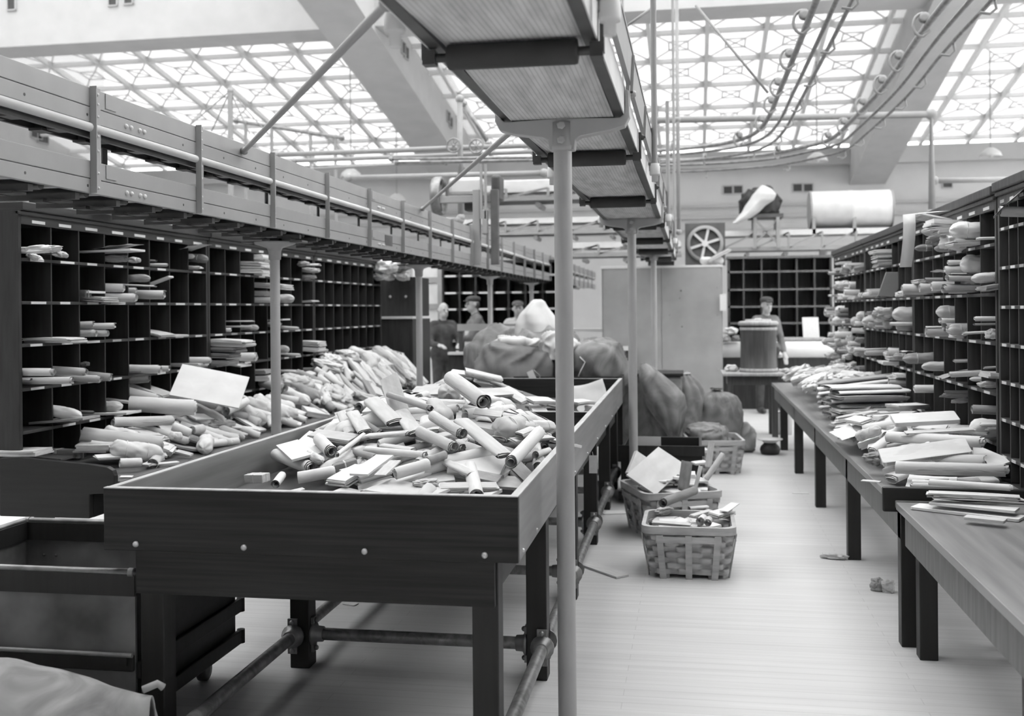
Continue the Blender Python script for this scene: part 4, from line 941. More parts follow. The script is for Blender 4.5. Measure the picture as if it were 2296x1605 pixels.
r_ = build(MB().path([Vector(a) for a in rim] , .014, 10, True), 'rim', M['iron_grey'], o)
bb = MB()
for y in (HY0, HY1 - .02): bb.box(HX0, HX1, y - .004, y + .024, HZ - .085, HZ - .005)
for x in (HX0, HX1 - .02): bb.box(x - .004, x + .024, HY0, HY1, HZ - .085, HZ - .005)
build(bb, 'rim_band', M['wood_leg'], o)
cf = MB()
for x, y in [(a[0], a[1]) for a in rim]: cf.tube((x - .02 if x > -2.5 else x + .02, y, HZ), (x, y, HZ), .0165, 10)
build(cf, 'corner_fitting', M['iron_grey'], o)
rv = MB()
for x in (HX0 + .1, HX0 + .16):
    for z in (.5, .43, .36): rv.ball((x, HY1 - .013, z), .007, 6, 4)
build(rv, 'rivet', M['iron'], o)
for z in (.33, .16):
    build(MB().box(HX0, HX1, HY0 - .02, HY0 - .001, z - .03, z + .03), 'bumper_rail', M['wood_leg'], o, bevel=.006)
build(MB().path([(HX0, HY0 - .022, .362), (HX1, HY0 - .022, .362)], .009, 8), 'rail_edge', M['iron_grey'], o)
for z in (.3, .16):
    build(MB().box(HX1 + .001, HX1 + .022, HY0, HY1 + .03, z - .03, z + .03).tube((HX1 + .012, HY1 + .03, z - .03), (HX1 + .012, HY1 + .03, z + .03), .018, 10), 'side_rail', M['wood_leg'], o, bevel=.004)
build(MB().box(HX1 - .14, HX1 - .02, HY0 - .028, HY0 - .02, .325, .362), 'strap_plate', M['wood_leg'], o)
for x in (HX0 + .1, HX1 - .1):
    for y in (HY0 + .1, HY1 - .1): 
        build(MB().lathe((x - .018, y, .046), [(.02, 0), (.045, .002), (.045, .034), (.02, .036)], 20, (1, 0, 0)).box(x - .03, x + .03, y - .02, y + .02, .085, .121), 'caster', M['iron'], o)
# full mail bag lying in front of the hamper
c = onY(110, 1600, 3.05)
def sm_(a, b, t): t = max(0, min(1, (t - a) / (b - a))); return t * t * (3 - 2 * t)
def bagfn(u, v):
    x = -3.1 + 1.39 * u; t = u; yb = 2.70 + .74 * v
    ridge = math.sin(math.pi * v) ** .6
    top = .455 - .075 * sm_(.55, 1, t)
    n = .035 * noise.noise(Vector((x * 3, yb * 1.5, 2.2))) + .02 * noise.noise(Vector((x * 8 + yb * 3, yb * 2, 5)))
    end = min(1, (1 - t) / .22) ** .5
    return Vector((x, 3.09 + (yb - 3.07) * (.12 + .88 * end), max(.002, (top + n * end) * ridge)))
mb = MB().grid(bagfn, 48, 24); n0 = len(mb.v)
o = thing('mail_bag', 'pale worn canvas mail bag lying in front of the canvas hamper', 'sack', (-2.4, 2.75, 0))
build(mb, 'bag', M['canvas'], o, solid=.006)
e = bagfn(.985, .5); build(MB().path([e + Vector((-.01, 0, .02)), e + Vector((.03, .02, .035)), e + Vector((.045, .03, .02))], .012, 8), 'tied_corner', M['canvas'], o)
# ================================================================= people
def capsule(mb, p, q, r0, r1, n=12):
    p, q = Vector(p), Vector(q); d = (q - p); L = d.length; d.normalize(); a = d.orthogonal().normalized(); b = d.cross(a)
    prof = [(r0 * math.cos(t), -r0 * math.sin(t)) for t in (1.5, 1.0, .5, 0)] + [(r1 * math.cos(t), L + r1 * math.sin(t)) for t in (0, .5, 1.0, 1.5)]
    return mb.lathe(p, prof, n, d)
def person(x, y, h, face, label, bald=False, cap=None, hair=True, shirt='cloth_mid', pose='work', look=0.0, apron=False):
    s = h / 1.75; o = thing('person', label, 'person', (x, y, 0), 'people working at the back of the hall')
    R = Matrix.Rotation(face, 3, 'Z')                # local: faces -y at face=0
    W = lambda p: Vector((x, y, 0)) + R @ (Vector(p) * s)
    def part(fn, name, mat, vox, par=None, sm=3):
        mb = MB(); fn(mb); mb.v = [W(p) for p in mb.v]
        q = build(mb, name, M[mat], par or o)
        if vox:
            m = q.modifiers.new('r', 'REMESH'); m.mode = 'VOXEL'; m.voxel_size = vox; m.use_smooth_shade = True
            m2 = q.modifiers.new('s', 'SMOOTH'); m2.iterations = sm; m2.factor = .5
        return q
    hc = Vector((0, -.04, 1.63)); L = Matrix.Rotation(look, 3, 'Z'); H = lambda p: hc + L @ Vector(p)
    el, wr = {}, {}
    for sd in (-1, 1):
        if pose == 'work': el[sd] = Vector((sd * .24, -.12, 1.13)); wr[sd] = Vector((sd * .15, -.36, 1.1))
        elif pose == 'up': el[sd] = Vector((sd * .26, -.1, 1.16)); wr[sd] = Vector((sd * .2, -.33, 1.22))
        else: el[sd] = Vector((sd * .25, .02, 1.12)); wr[sd] = Vector((sd * .24, -.12, .9))
    def body(mb):
        capsule(mb, (-.07, 0, .98), (.07, 0, .98), .12, .12); capsule(mb, (0, 0, 1.0), (0, .0, 1.28), .125, .14); capsule(mb, (-.09, 0, 1.3), (.09, 0, 1.3), .125, .125); capsule(mb, (-.14, .01, 1.41), (.14, .01, 1.41), .062, .062)
        capsule(mb, (0, .01, 1.42), H((0, .01, -.07)), .058, .055)
        mb.ball(hc + Vector((0, 0, .02)), 1, 20, 14, (.076, .096, .108)); mb.ball(H((0, -.028, -.045)), 1, 16, 10, (.06, .068, .075))
        capsule(mb, H((0, -.092, .018)), H((0, -.116, -.022)), .012, .016, 8); mb.ball(H((0, -.1, -.03)), .017, 8, 6)
        for sd in (-1, 1):
            mb.ball(H((sd * .078, .008, .0)), 1, 8, 6, (.012, .02, .032)); mb.ball(H((sd * .03, -.086, .03)), 1, 8, 6, (.026, .012, .01))
            capsule(mb, (sd * .17, .01, 1.4), el[sd], .052, .042); capsule(mb, el[sd], wr[sd], .041, .028)
            d = (wr[sd] - el[sd]).normalized(); pl = wr[sd] + d * .05; a = d.cross(Vector((0, 0, 1))).normalized()
            capsule(mb, wr[sd], pl + d * .03, .028, .03, 10)
            for k in range(4): 
                f0 = pl + d * .04 + a * (k - 1.5) * .019; f1 = f0 + d * (.035, .042, .038, .028)[k] + Vector((0, 0, -.008)); f2 = f1 + d * .02 + Vector((0, 0, -.025))
                capsule(mb, f0, f1, .0095, .009, 8); capsule(mb, f1, f2, .009, .008, 8)
            t0 = wr[sd] + d * .02 - a * sd * .025; capsule(mb, t0, t0 + d * .04 - a * sd * .025 + Vector((0, 0, -.01)), .012, .01, 8)
            capsule(mb, (sd * .09, 0, .95), (sd * .1, -.01, .52), .085, .058); capsule(mb, (sd * .1, -.01, .52), (sd * .1, .02, .1), .056, .038); capsule(mb, (sd * .1, .03, .06), (sd * .11, -.14, .035), .04, .032)
    part(body, 'body', 'skin', .0085)
    def shirtf(mb):
        capsule(mb, (-.07, 0, .98), (.07, 0, .98), .14, .14); capsule(mb, (0, 0, 1.0), (0, 0, 1.28), .145, .158); capsule(mb, (-.09, 0, 1.3), (.09, 0, 1.3), .142, .142); capsule(mb, (-.145, .01, 1.41), (.145, .01, 1.41), .078, .078); capsule(mb, (0, .01, 1.42), (0, .0, 1.475), .078, .068)
        for sd in (-1, 1): capsule(mb, (sd * .17, .01, 1.4), el[sd], .068, .058); capsule(mb, el[sd], el[sd].lerp(wr[sd], .8), .057, .046)
    part(shirtf, 'shirt', shirt, .014)
    def pantsf(mb):
        capsule(mb, (-.07, 0, .96), (.07, 0, .96), .145, .145)
        for sd in (-1, 1): capsule(mb, (sd * .09, 0, .95), (sd * .1, -.01, .52), .1, .075); capsule(mb, (sd * .1, -.01, .52), (sd * .1, .02, .1), .074, .062)
    part(pantsf, 'trousers', 'cloth_dark', .016)
    def shoef(mb):
        for sd in (-1, 1): capsule(mb, (sd * .1, .03, .06), (sd * .11, -.15, .045), .052, .043)
    part(shoef, 'shoes', 'iron', .012)
    def eyes(mb):
        for sd in (-1, 1): mb.ball(H((sd * .03, -.091, .014)), 1, 8, 6, (.012, .007, .007))
    part(eyes, 'eyes', 'hair', 0)
    part(lambda mb: mb.ball(H((0, -.094, -.068)), 1, 8, 6, (.024, .006, .006)), 'mouth', 'skin_dk', 0)
    if cap:
        part(lambda mb: (mb.ball(H((0, .01, .085)), 1, 20, 10, (.098, .118, .055)), mb.ball(H((0, -.11, .058)), 1, 14, 6, (.07, .05, .01))), 'cap', cap, .008)
        part(lambda mb: mb.ball(H((0, .03, .0)), 1, 16, 10, (.08, .078, .07)), 'hair', 'hair', 0)
    elif bald:
        def fr(mb):
            for sd in (-1, 1): mb.ball(H((sd * .066, .045, .01)), 1, 10, 8, (.018, .05, .035))
            mb.ball(H((0, .085, .0)), 1, 10, 8, (.06, .02, .035))
        part(fr, 'hair', 'canvas', .008)
    elif hair:
        part(lambda mb: (mb.ball(H((0, .018, .055)), 1, 20, 12, (.083, .095, .082)), mb.ball(H((0, .05, .0)), 1, 14, 8, (.081, .06, .06))), 'hair', 'hair', .008)
    if apron:
        part(lambda mb: capsule(mb, (0, -.03, .8), (0, -.03, 1.22), .15, .14), 'apron', 'cloth_light', .014)
    return o
person(-3.78, 15.62, 1.71, .5, 'bald person in dark jacket bending over the counter', bald=True, shirt='cloth_dark', look=.2)
person(-3.4, 16.25, 1.81, -1.2, 'person in a flat cap turned toward the bald person', cap='cloth_dark', shirt='cloth_mid', look=.2, apron=True)
person(-2.78, 16.6, 1.73, .2, 'person in a cap looking out between the thin posts', cap='cloth_mid', shirt='cloth_light')
person(1.08, 16.35, 1.75, .35, 'person in a grey shirt and cap standing behind the lidded barrel', cap='cloth_dark', shirt='cloth_mid', pose='stand')
# ================================================================= the mail
# prototype shapes, one unit long in x, wide in y, high in z (centred); each piece of mail is its own object
PROTO = {}
def keep(kind, mb, name):
    PROTO.setdefault(kind, []).append(mb.mesh(name)); PROTO[kind][-1].materials.append(M['paper_white'])
def spiral(kind, name, seed, turns, gap, flat=1.0, crump=.02):
    """a rolled or folded newspaper: one long sheet wound on itself, ends showing the turns"""
    r = random.Random(seed); n = int(turns * 22); nx = 8; pts = []
    a0 = r.uniform(0, 6.28)
    for i in range(n + 1):
        t = i / n; a = a0 + t * turns * 2 * math.pi; rad = .5 - gap * turns * t
        cx, sx = math.cos(a), math.sin(a)
        if flat < 1:    # pressed: racetrack section
            e = .55; yy = math.copysign(abs(cx) ** e, cx) * (rad); zz = math.copysign(abs(sx) ** .8, sx) * max(.06, .5 - gap * turns * t * 1.9)
        else: yy, zz = cx * rad, sx * rad
        pts.append((yy, zz))
    vs = []; th = .016
    for k in range(nx + 1):
        x = -.5 + k / nx
        for i, (yy, zz) in enumerate(pts):
            t = i / n; xe = x + (.018 * math.sin(5 * t * turns + seed) * (1 if abs(x) > .49 else 0)) - (.03 * (1 - t) * (x > .49) * r.random())
            w = 1 + crump * noise.noise(Vector((x * 3, yy * 2 + seed, zz * 2)))
            l = math.hypot(yy, zz) or 1
            vs.append((xe, yy * w, zz * w)); vs.append((xe, yy * w * (1 - th / l), zz * w * (1 - th / l)))
    W2 = 2 * (n + 1); fs = []
    for k in range(nx):
        for i in range(n):
            o = k * W2 + 2 * i; p = o + W2
            fs += [(o, o + 2, p + 2, p), (o + 1, p + 1, p + 3, o + 3)]
    for k, fl in ((0, 1), (nx, 0)):
        for i in range(n):
            o = k * W2 + 2 * i; q = (o, o + 1, o + 3, o + 2); fs.append(q if fl else q[::-1])
    mb = MB().add(vs, fs, True); keep(kind, mb, name)
for sd in range(5): spiral('roll', 'paper_roll', sd, 2.6 + .3 * sd, .11 - .008 * sd, 1, .05)
for sd in range(5): spiral('fold', 'folded_newspaper', 20 + sd, 2.4 + .4 * sd, .085 - .008 * sd, .4, .06)
def stack(kind, name, seed, n, bend, skew_):
    """n sheets or wrapped papers lying on one another"""
    r = random.Random(seed); mb = MB(); hz = 1 / n
    for k in range(n):
        dx, dy, ro = r.uniform(-1, 1) * skew_, r.uniform(-1, 1) * skew_, r.uniform(-1, 1) * skew_
        nx, ny = 10, 4; top = []; z0 = -.5 + k * hz
        def P(i, j, zz):
            x, y = -.5 + i / nx, -.5 + j / ny
            xx = (x * math.cos(ro) - y * math.sin(ro)) * .92 + dx; yy = (x * math.sin(ro) + y * math.cos(ro)) * .92 + dy
            return (xx, yy, zz + bend * (math.cos(x * 2.6) - .8) + .14 * hz * noise.noise(Vector((x * 4 + seed, y * 4, k))))
        g = [[P(i, j, z0 + hz * .93) for j in range(ny + 1)] for i in range(nx + 1)]; h = [[P(i, j, z0) for j in range(ny + 1)] for i in range(nx + 1)]
        vs = [p for row in g for p in row] + [p for row in h for p in row]; m = (nx + 1) * (ny + 1); w = ny + 1; fs = []
        for i in range(nx):
            for j in range(ny):
                a = i * w + j; fs += [(a, a + w, a + w + 1, a + 1), (m + a, m + a + 1, m + a + w + 1, m + a + w)]
        for i in range(nx): a = i * w; fs += [(a, m + a, m + a + w, a + w)]; a += ny; fs += [(a, a + w, m + a + w, m + a)]
        for j in range(ny): a = j; fs += [(a, a + 1, m + a + 1, m + a)]; a = nx * w + j; fs += [(a, m + a, m + a + 1, a + 1)]
        mb.add(vs, fs)
    keep(kind, mb, name)
for sd in range(4): stack('flat', 'envelope', 40 + sd, 1, .12 * (sd - 1.5), 0)
for sd in range(4): stack('papers', 'paper_sheaf', 50 + sd, 3 + sd, .1 * (sd - 1), .05)
for sd in range(3):   # curling sheet
    r = random.Random(sd); q = r.uniform(.5, 1.2)
    mb = MB().grid(lambda u, v: Vector((u - .5, v - .5 + .04 * math.sin(6 * u + sd), .5 * math.sin(q * 3 * (u - .3)) * (v * .6 + .4) + .3 * noise.noise(Vector((u * 3, v * 3, sd * 4.))))), 16, 12)
    keep('sheet', mb, 'loose_sheet')
for sd in range(4):   # crumpled wrapper
    def fn(u, v):
        a = 2 * math.pi * u; b = math.pi * (v - .5); d = Vector((math.cos(a) * math.cos(b), math.sin(a) * math.cos(b), math.sin(b)))
        k = .5 + .2 * noise.noise(d * 1.6 + Vector((sd * 5, 0, 0))) + .12 * (1 - 2 * abs(noise.noise(d * 3.2 + Vector((0, sd * 3, 1))))) + .05 * (1 - 2 * abs(noise.noise(d * 7 + Vector((0, sd * 3, 1)))))
        e = Vector([math.copysign(abs(c) ** .75, c) for c in d]); return e * k
    keep('crumple', MB().grid(fn, 48, 28, True, True), 'crumpled_wrapper')
for sd in range(3):   # wrapped bundle: puffed roll with pinched, torn ends
    def fn(u, v):
        a = 2 * math.pi * u; x = v - .5; e = min(1, (.5 - abs(x)) / .13); k = (.22 + .78 * e ** .6) * .46
        k *= 1 + .2 * noise.noise(Vector((x * 4, math.cos(a) * 1.3 + sd, math.sin(a) * 1.3))) + .12 * noise.noise(Vector((x * 11, math.cos(a) * 3 + sd, math.sin(a) * 3))) + (1 - e) * .3 * math.sin(5 * a + sd)
        return Vector((x, math.cos(a) * k, math.sin(a) * k))
    mb = MB().grid(fn, 32, 18, True); n = len(mb.v); mb.f += [tuple(range(31, -1, -1)), tuple(n - 32 + i for i in range(32))]; mb.sm += [False, False]
    keep('bundle', mb, 'wrapped_bundle')
mb = MB()
def bx_(u): return u
mb.box(-.5, .5, -.5, .5, -.5, .5); keep('parcel', mb, 'parcel')
mb = MB().box(-.5, .5, -.5, .5, -.5, .5); keep('book', mb, 'packet')
STR = MB().box(-.503, .503, -.03, .03, .5, .52).box(-.503, .503, -.03, .03, -.52, -.5).box(.5, .515, -.03, .03, -.52, .52).box(-.515, -.5, -.03, .03, -.52, .52).box(-.03, .03, -.515, .515, .5, .52).box(-.03, .03, .5, .515, -.52, .52).box(-.03, .03, -.515, -.5, -.52, .52).mesh('string')
STR.materials.append(M['twine'])
RING = MB().path([(0, .5 * math.cos(t), .5 * math.sin(t)) for t in [i * math.pi / 10 for i in range(20)]], .018, 6, True).mesh('string_band'); RING.materials.append(M['twine'])
NAME = dict(roll='paper_roll', fold='folded_newspaper', flat='envelope', papers='paper_sheaf', sheet='loose_sheet', crumple='crumpled_wrapper', bundle='wrapped_bundle', parcel='parcel', book='packet')
WORD = dict(roll='paper roll', fold='folded newspaper', flat='flat envelope', papers='sheaf of papers', sheet='loose sheet', crumple='crumpled wrapper', bundle='wrapped bundle', parcel='string-tied parcel', book='flat packet')
CATG = dict(roll='roll', fold='newspaper', flat='envelope', papers='papers', sheet='paper', crumple='wrapper', bundle='bundle', parcel='parcel', book='packet')
HH = dict(roll=1.0, fold=.42, flat=.10, papers=.3, sheet=.12, crumple=.62, bundle=.95, parcel=.62, book=.18)
TONE = dict(w=('paper_white', 'white'), p=('paper_pale', 'pale'), g=('paper_grey', 'grey'), b=('paper_brown', 'brown'), d=('paper_dark', 'dark'), n=('paper_news', 'printed'))
ITEMS = []
def put(kind, A, B, w, tone, zone, up=(0, 0, 1), h=None, var=None, lift=True, rollang=0.0, label=None):
    A, B = Vector(A), Vector(B); d = B - A; L = max(d.length, .02); d.normalize()
    up = Vector(up); s = up.cross(d)
    if s.length < .05: s = Vector((1, 0, 0)).cross(d)
    s.normalize(); u = d.cross(s)
    if rollang: q = Matrix.Rotation(rollang, 3, d); s, u = q @ s, q @ u
    h = h or HH[kind] * w
    if kind == 'flat': h = min(h, .014)
    if kind == 'papers': h = min(max(h, .015), .045)
    c = (A + B) / 2 + (u * h / 2 if lift else Vector())
    V = PROTO[kind]; k = len(ITEMS) if var is None else var
    me = V[(k * 7 + int(w * 1000)) % len(V)]
    o = bpy.data.objects.new(NAME[kind], me); COL.objects.link(o)
    o.matrix_world = Matrix(((d.x * L, s.x * w, u.x * h, c.x), (d.y * L, s.y * w, u.y * h, c.y), (d.z * L, s.z * w, u.z * h, c.z), (0, 0, 0, 1)))
    o.material_slots[0].link = 'OBJECT'; o.material_slots[0].material = M[TONE[tone][0]]
    o['category'] = CATG[kind]
    if kind in ('sheet',): m = o.modifiers.new('s', 'SOLIDIFY'); m.thickness = .02
    if kind in ('parcel', 'book') : m = o.modifiers.new('b', 'BEVEL'); m.width = .05; m.segments = 2
    if kind == 'parcel':
        q = bpy.data.objects.new('string', STR); COL.objects.link(q); q.parent = o
    if kind == 'bundle' and (k % 2 == 0):
        for x in (-.2, .2):
            q = bpy.data.objects.new('string_band', RING); COL.objects.link(q); q.parent = o; q.location = (x, 0, 0); q.scale = (.6, .95, .95)
    ITEMS.append((o, kind, tone, zone, label)); return o
# ---------------------------------------------------------------- heaps
def G(x, y, cx, cy, sx, sy): return math.exp(-((x - cx) / sx) ** 2 - ((y - cy) / sy) ** 2)
TF = .797
def h_front(x, y): return TF + .30 * G(x, y, -1.62, 5.65, .52, .62) + .22 * G(x, y, -.98, 5.25, .45, .75) + .07 * G(x, y, -1.15, 4.55, .6, .5) + .02
def h_mid(x, y): return TF + .27 * G(x, y, -1.65, 7.3, .45, .6) + .10 * G(x, y, -1.3, 7.7, .8, .8) + .02
def sm(a, b, t): t = max(0, min(1, (t - a) / (b - a))); return t * t * (3 - 2 * t)
def h_left(x, y):
    d = (-3.06 - x) / .66; prof = sm(0, .75, d)
    return BZ + (.10 + .10 * sm(5.4, 7.2, y) + .20 * sm(8.2, 10.5, y) - .08 * G(0, y, 0, 8.4, 1, .5)) * prof * sm(5.15, 5.9, y) + .006
def h_right(x, y):
    d = (x - .9) / .62; prof = sm(-.25, .5, d)
    return BZ + (.13 + .08 * G(0, y, 0, 6.6, 1, .8) + .10 * sm(7.5, 9.5, y)) * prof * sm(5.1, 5.9, y) * (1 - sm(11.3, 12.4, y)) + .006
def hit(px, py, H, lo=2.5, hi=16):
    d = ray(px, py); t = lo; p = None
    while t < hi:
        x, y, z = d[0] * t, d[1] * t, EYE + d[2] * t
        if z <= H(x, y): return Vector((x, y, H(x, y)))
        t += .01
    return Vector((x, y, H(x, y)))
def normal(H, x, y, e=.06): return Vector((H(x - e, y) - H(x + e, y), H(x, y - e) - H(x, y + e), 2 * e)).normalized()
CROPS = dict(T=(540, 780, 2.67), L=(0, 740, 3.28), A=(0, 400, 4.586), B=(400, 500, 4.586), R=(1820, 350, 4.586), S=(1750, 700, 4.01), N=(1780, 1000, 2.653), K=(1280, 780, 2.866), Q=(1860, 540, 5.016))
def cp(c, x, y): o = CROPS[c]; return o[0] + x / o[2], o[1] + y / o[2]
def heap(c, H, rows, zone, dz=.0):
    for i, r in enumerate(rows):
        kind, ax, ay, bx, by, w, tone = r[:7]; lft = r[7] if len(r) > 7 else 0
        A = hit(*cp(c, ax, ay), H); B = hit(*cp(c, bx, by), H); m = (A + B) / 2
        Lmax = .5
        if (B - A).length > Lmax: d = (B - A).normalized(); A, B = m - d * Lmax / 2, m + d * Lmax / 2
        n = (normal(H, m.x, m.y) + Vector((0, -.35 if kind in ('flat', 'book', 'papers') else 0, .6))).normalized()
        wm = w / CROPS[c][2] * depth(m) / F
        e = Vector((0, 0, dz + lft + (i % 5) * .004))
        bx = {'T': (-2.04, -.645), 'L': (-3.74, -3.0), 'S': (.9, 1.575)}.get(c)
        if bx:
            o_ = min(0, bx[1] - wm / 3 - max(A.x, B.x)) or max(0, bx[0] + wm / 3 - min(A.x, B.x)); A.x += o_; B.x += o_
        A.z = max(A.z, H(A.x, A.y)); put(kind, A + e, B + e, wm, tone, zone, n)
def cells_of(y0, y1, n): T = .028; cw = (y1 - y0 - 2 * T) / n; return [(y0 + T + i * cw + .008, y0 + T + (i + 1) * cw - .008) for i in range(n)]
CELL = {XLF: cells_of(5.33, 7.66, 8) + cells_of(7.67, 9.98, 8) + cells_of(9.99, 12.28, 8), XRF: cells_of(3.5, 5.87, 15) + cells_of(5.90, 8.03, 7) + cells_of(8.05, 10.22, 8) + cells_of(10.24, 12.4, 8)}
SHV = {XLF: LSH, XRF: RSH}
def lodge(c, xf, ax, ay, bx, by, w, h, inset):
    """the two ends of something pushed into the pigeonhole seen at (ax, ay), reaching out to (bx, by)"""
    A0 = onX(*cp(c, ax, ay), xf)
    ya, yb = min(CELL[xf], key=lambda q: 0 if q[0] <= A0.y + .04 <= q[1] else min(abs(q[0] - A0.y - .04), abs(q[1] - A0.y - .04)))
    w = min(w, yb - ya - .006); yc = max(ya + w / 2 + .002, min(yb - w / 2 - .002, A0.y + w / 2 + .01))
    sh = [z for z in SHV[xf]] + [BZ]; k = depth((xf, yc)) / depth(A0); z = EYE + (A0.z - EYE) * k
    fl = max([q for q in sh if q <= z + .02] or [BZ]); ce = min([q - .018 for q in sh if q > fl + .01] or [2.1])
    h = min(h, ce - fl - .004); z = max(fl + h / 2 + .001, min(ce - h / 2 - .001, z))
    B = onY(*cp(c, bx, by), yc); sg = 1 if xf < 0 else -1
    out = max(.03, min(.36, (B.x - xf) * sg)); bz = max(z - .12, min(z + .12, B.z))
    if fl == BZ: bz = max(bz, BZ + h / 2 + .002)
    B = Vector((xf + sg * out, yc, bz)); s_ = (bz - z) / out
    A = Vector((xf - sg * inset, yc, z - max(0, s_) * inset * .0))
    return A, B, w, h
def face(c, xf, rows, zone, inset=.16):
    for r in rows:
        kind, ax, ay, bx, by, w, tone = r[:7]
        A0 = onX(*cp(c, ax, ay), xf); wm = w / CROPS[c][2] * depth(A0) / F
        A, B, w2, h = lodge(c, xf, ax, ay, bx, by, wm, HH[kind] * wm if kind not in ('flat', 'papers') else .03, .02 if kind == 'crumple' else .06 if kind == 'sheet' else inset)
        if kind in ('flat', 'papers', 'sheet'): w2 = max(w2, .2)
        put(kind, A, B, w2, tone, zone, h=h if kind not in ('sheet',) else None, lift=False)
def wide(c, xf, rows, zone):
    """flat things in a pigeonhole: the pixel width is their visible height; they fill the hole's width"""
    for kind, ax, ay, bx, by, hpx, tone in rows:
        A0 = onX(*cp(c, ax, ay), xf); h = hpx / CROPS[c][2] * depth(A0) / F
        A, B, w2, h = lodge(c, xf, ax, ay, bx, by, .235, h, .16)
        put(kind, A, B, w2, tone, zone, h=h, lift=False)
def fill(H, n, box, zone, tones, kinds, seed, ymajor=None, sink=.02, size=1.0, edge=0.02):
    r = random.Random(seed); k = 0; tries = 0
    while k < n and tries < n * 20:
        tries += 1
        x, y = r.uniform(box[0], box[1]), r.uniform(box[2], box[3])
        kind = r.choice(kinds); tone = r.choice(tones)
        L, w = dict(roll=(.28, .055), fold=(.24, .085), flat=(.24, .15), papers=(.25, .16), sheet=(.25, .2), crumple=(.2, .14), bundle=(.28, .1), parcel=(.16, .11), book=(.24, .16))[kind]
        f = r.uniform(.8, 1.2) * size; L *= f; w *= r.uniform(.8, 1.25) * size
        a = r.uniform(0, math.pi) if ymajor is None else r.gauss(ymajor, .75)
        dx, dy = math.cos(a) * L / 2, math.sin(a) * L / 2
        ok = True
        for q in (-1, 1):
            X, Y = x + q * dx, y + q * dy
            if not (box[0] + edge < X < box[1] - edge and box[2] + edge < Y < box[3] - edge): ok = False
        if not ok: continue
        z0, z1 = H(x - dx, y - dy), H(x + dx, y + dy); zm = H(x, y); s = zm - (z0 + z1) / 2
        A = Vector((x - dx, y - dy, z0 + s * .7 - sink)); B = Vector((x + dx, y + dy, z1 + s * .7 - sink))
        nrm = (normal(H, x, y) + Vector((r.uniform(-.2, .2), r.uniform(-.2, .2), .4))).normalized()
        put(kind, A, B, w, tone, zone, nrm); k += 1
# ---------------------------------------------------------------- front tray
ZF, ZM, ZL, ZR = 'front tray heap', 'second tray heap', 'cupboard-side bench pile', 'aisle bench pile'
FK = ['roll', 'roll', 'fold', 'fold', 'fold', 'papers', 'flat', 'bundle']
fill(h_front, 75, (-2.06, -.62, 4.9, 6.36), ZF, 'wwwppgn', FK, 3, sink=.05, size=1.1, edge=.0)
fill(h_front, 40, (-1.75, -.62, 4.3, 5.3), ZF, 'wwwppgn', FK, 4, sink=.04, size=1.1, edge=.0)
fill(h_front, 26, (-1.5, -.62, 3.8, 4.6), ZF, 'wwwppn', ['flat', 'papers', 'fold', 'roll', 'papers'], 14, sink=.02, size=1.1, edge=.0)
heap('T', h_front, [
    ('roll', 720, 300, 1150, 385, 50, 'w'), ('fold', 960, 300, 1160, 380, 65, 'p'), ('roll', 640, 350, 1195, 455, 105, 'p', .03), ('fold', 600, 350, 900, 470, 60, 'p'),
    ('flat', 1390, 430, 1570, 450, 90, 'p', .02), ('bundle', 1660, 520, 1870, 520, 80, 'w', .01), ('papers', 1620, 600, 1860, 570, 60, 'p', .02),
    ('roll', 640, 420, 860, 560, 50, 'g'), ('papers', 430, 560, 700, 600, 90, 'p', .02), ('papers', 340, 610, 520, 680, 150, 'w'), ('fold', 610, 440, 660, 570, 70, 'p', .03), ('fold', 670, 470, 745, 590, 85, 'n', .05), ('fold', 790, 420, 930, 560, 110, 'p', .06),
    ('fold', 960, 470, 1055, 610, 100, 'n', .04), ('roll', 870, 415, 1170, 530, 40, 'g', .09), ('roll', 1160, 535, 1330, 650, 75, 'n', .07), ('roll', 1180, 300, 1560, 590, 105, 'n', .10),
    ('roll', 1060, 590, 1330, 670, 60, 'g', .02), ('roll', 1080, 610, 1280, 710, 75, 'p', .04), ('fold', 1320, 560, 1580, 780, 110, 'p', .06), ('roll', 1590, 840, 1800, 600, 85, 'w', .06), ('fold', 1750, 560, 1660, 600, 75, 'n', .04),
    ('roll', 600, 660, 820, 715, 42, 'g', .02), ('fold', 760, 625, 1020, 610, 75, 'n', .05), ('roll', 750, 680, 1110, 720, 48, 'w', .02), ('fold', 850, 650, 1040, 680, 55, 'p', .04), ('fold', 1040, 690, 1200, 720, 40, 'n', .03),
    ('roll', 130, 700, 330, 770, 80, 'w', .0), ('flat', 230, 640, 390, 790, 150, 'w', .06), ('bundle', 400, 720, 490, 770, 60, 'p', .03), ('roll', 480, 640, 550, 720, 85, 'w', .04),
    ('parcel', 560, 760, 700, 720, 90, 'b'), ('roll', 580, 750, 740, 620, 32, 'w', .06), ('fold', 720, 640, 850, 610, 60, 'b', .05), ('roll', 350, 840, 570, 800, 75, 'w'), ('papers', 560, 850, 740, 750, 150, 'w', .01), ('flat', 700, 850, 870, 720, 130, 'w', .05), ('flat', 830, 860, 930, 760, 80, 'p', .05),
    ('roll', 930, 840, 1130, 780, 75, 'w', .02), ('roll', 1120, 775, 1230, 730, 55, 'g', .03), ('fold', 1230, 730, 1380, 800, 75, 'n', .02), ('book', 1350, 780, 1550, 820, 90, 'g', .01), ('crumple', 1050, 850, 1180, 845, 70, 'p'), ('papers', 1180, 860, 1540, 855, 75, 'p'),
    ('parcel', 45, 825, 155, 825, 80, 'p'), ('roll', 210, 845, 250, 790, 55, 'w'), ('flat', 290, 870, 380, 850, 40, 'w'), ('papers', 1800, 650, 1860, 720, 60, 'p'), ('roll', 1780, 690, 1860, 660, 50, 'w')], ZF)
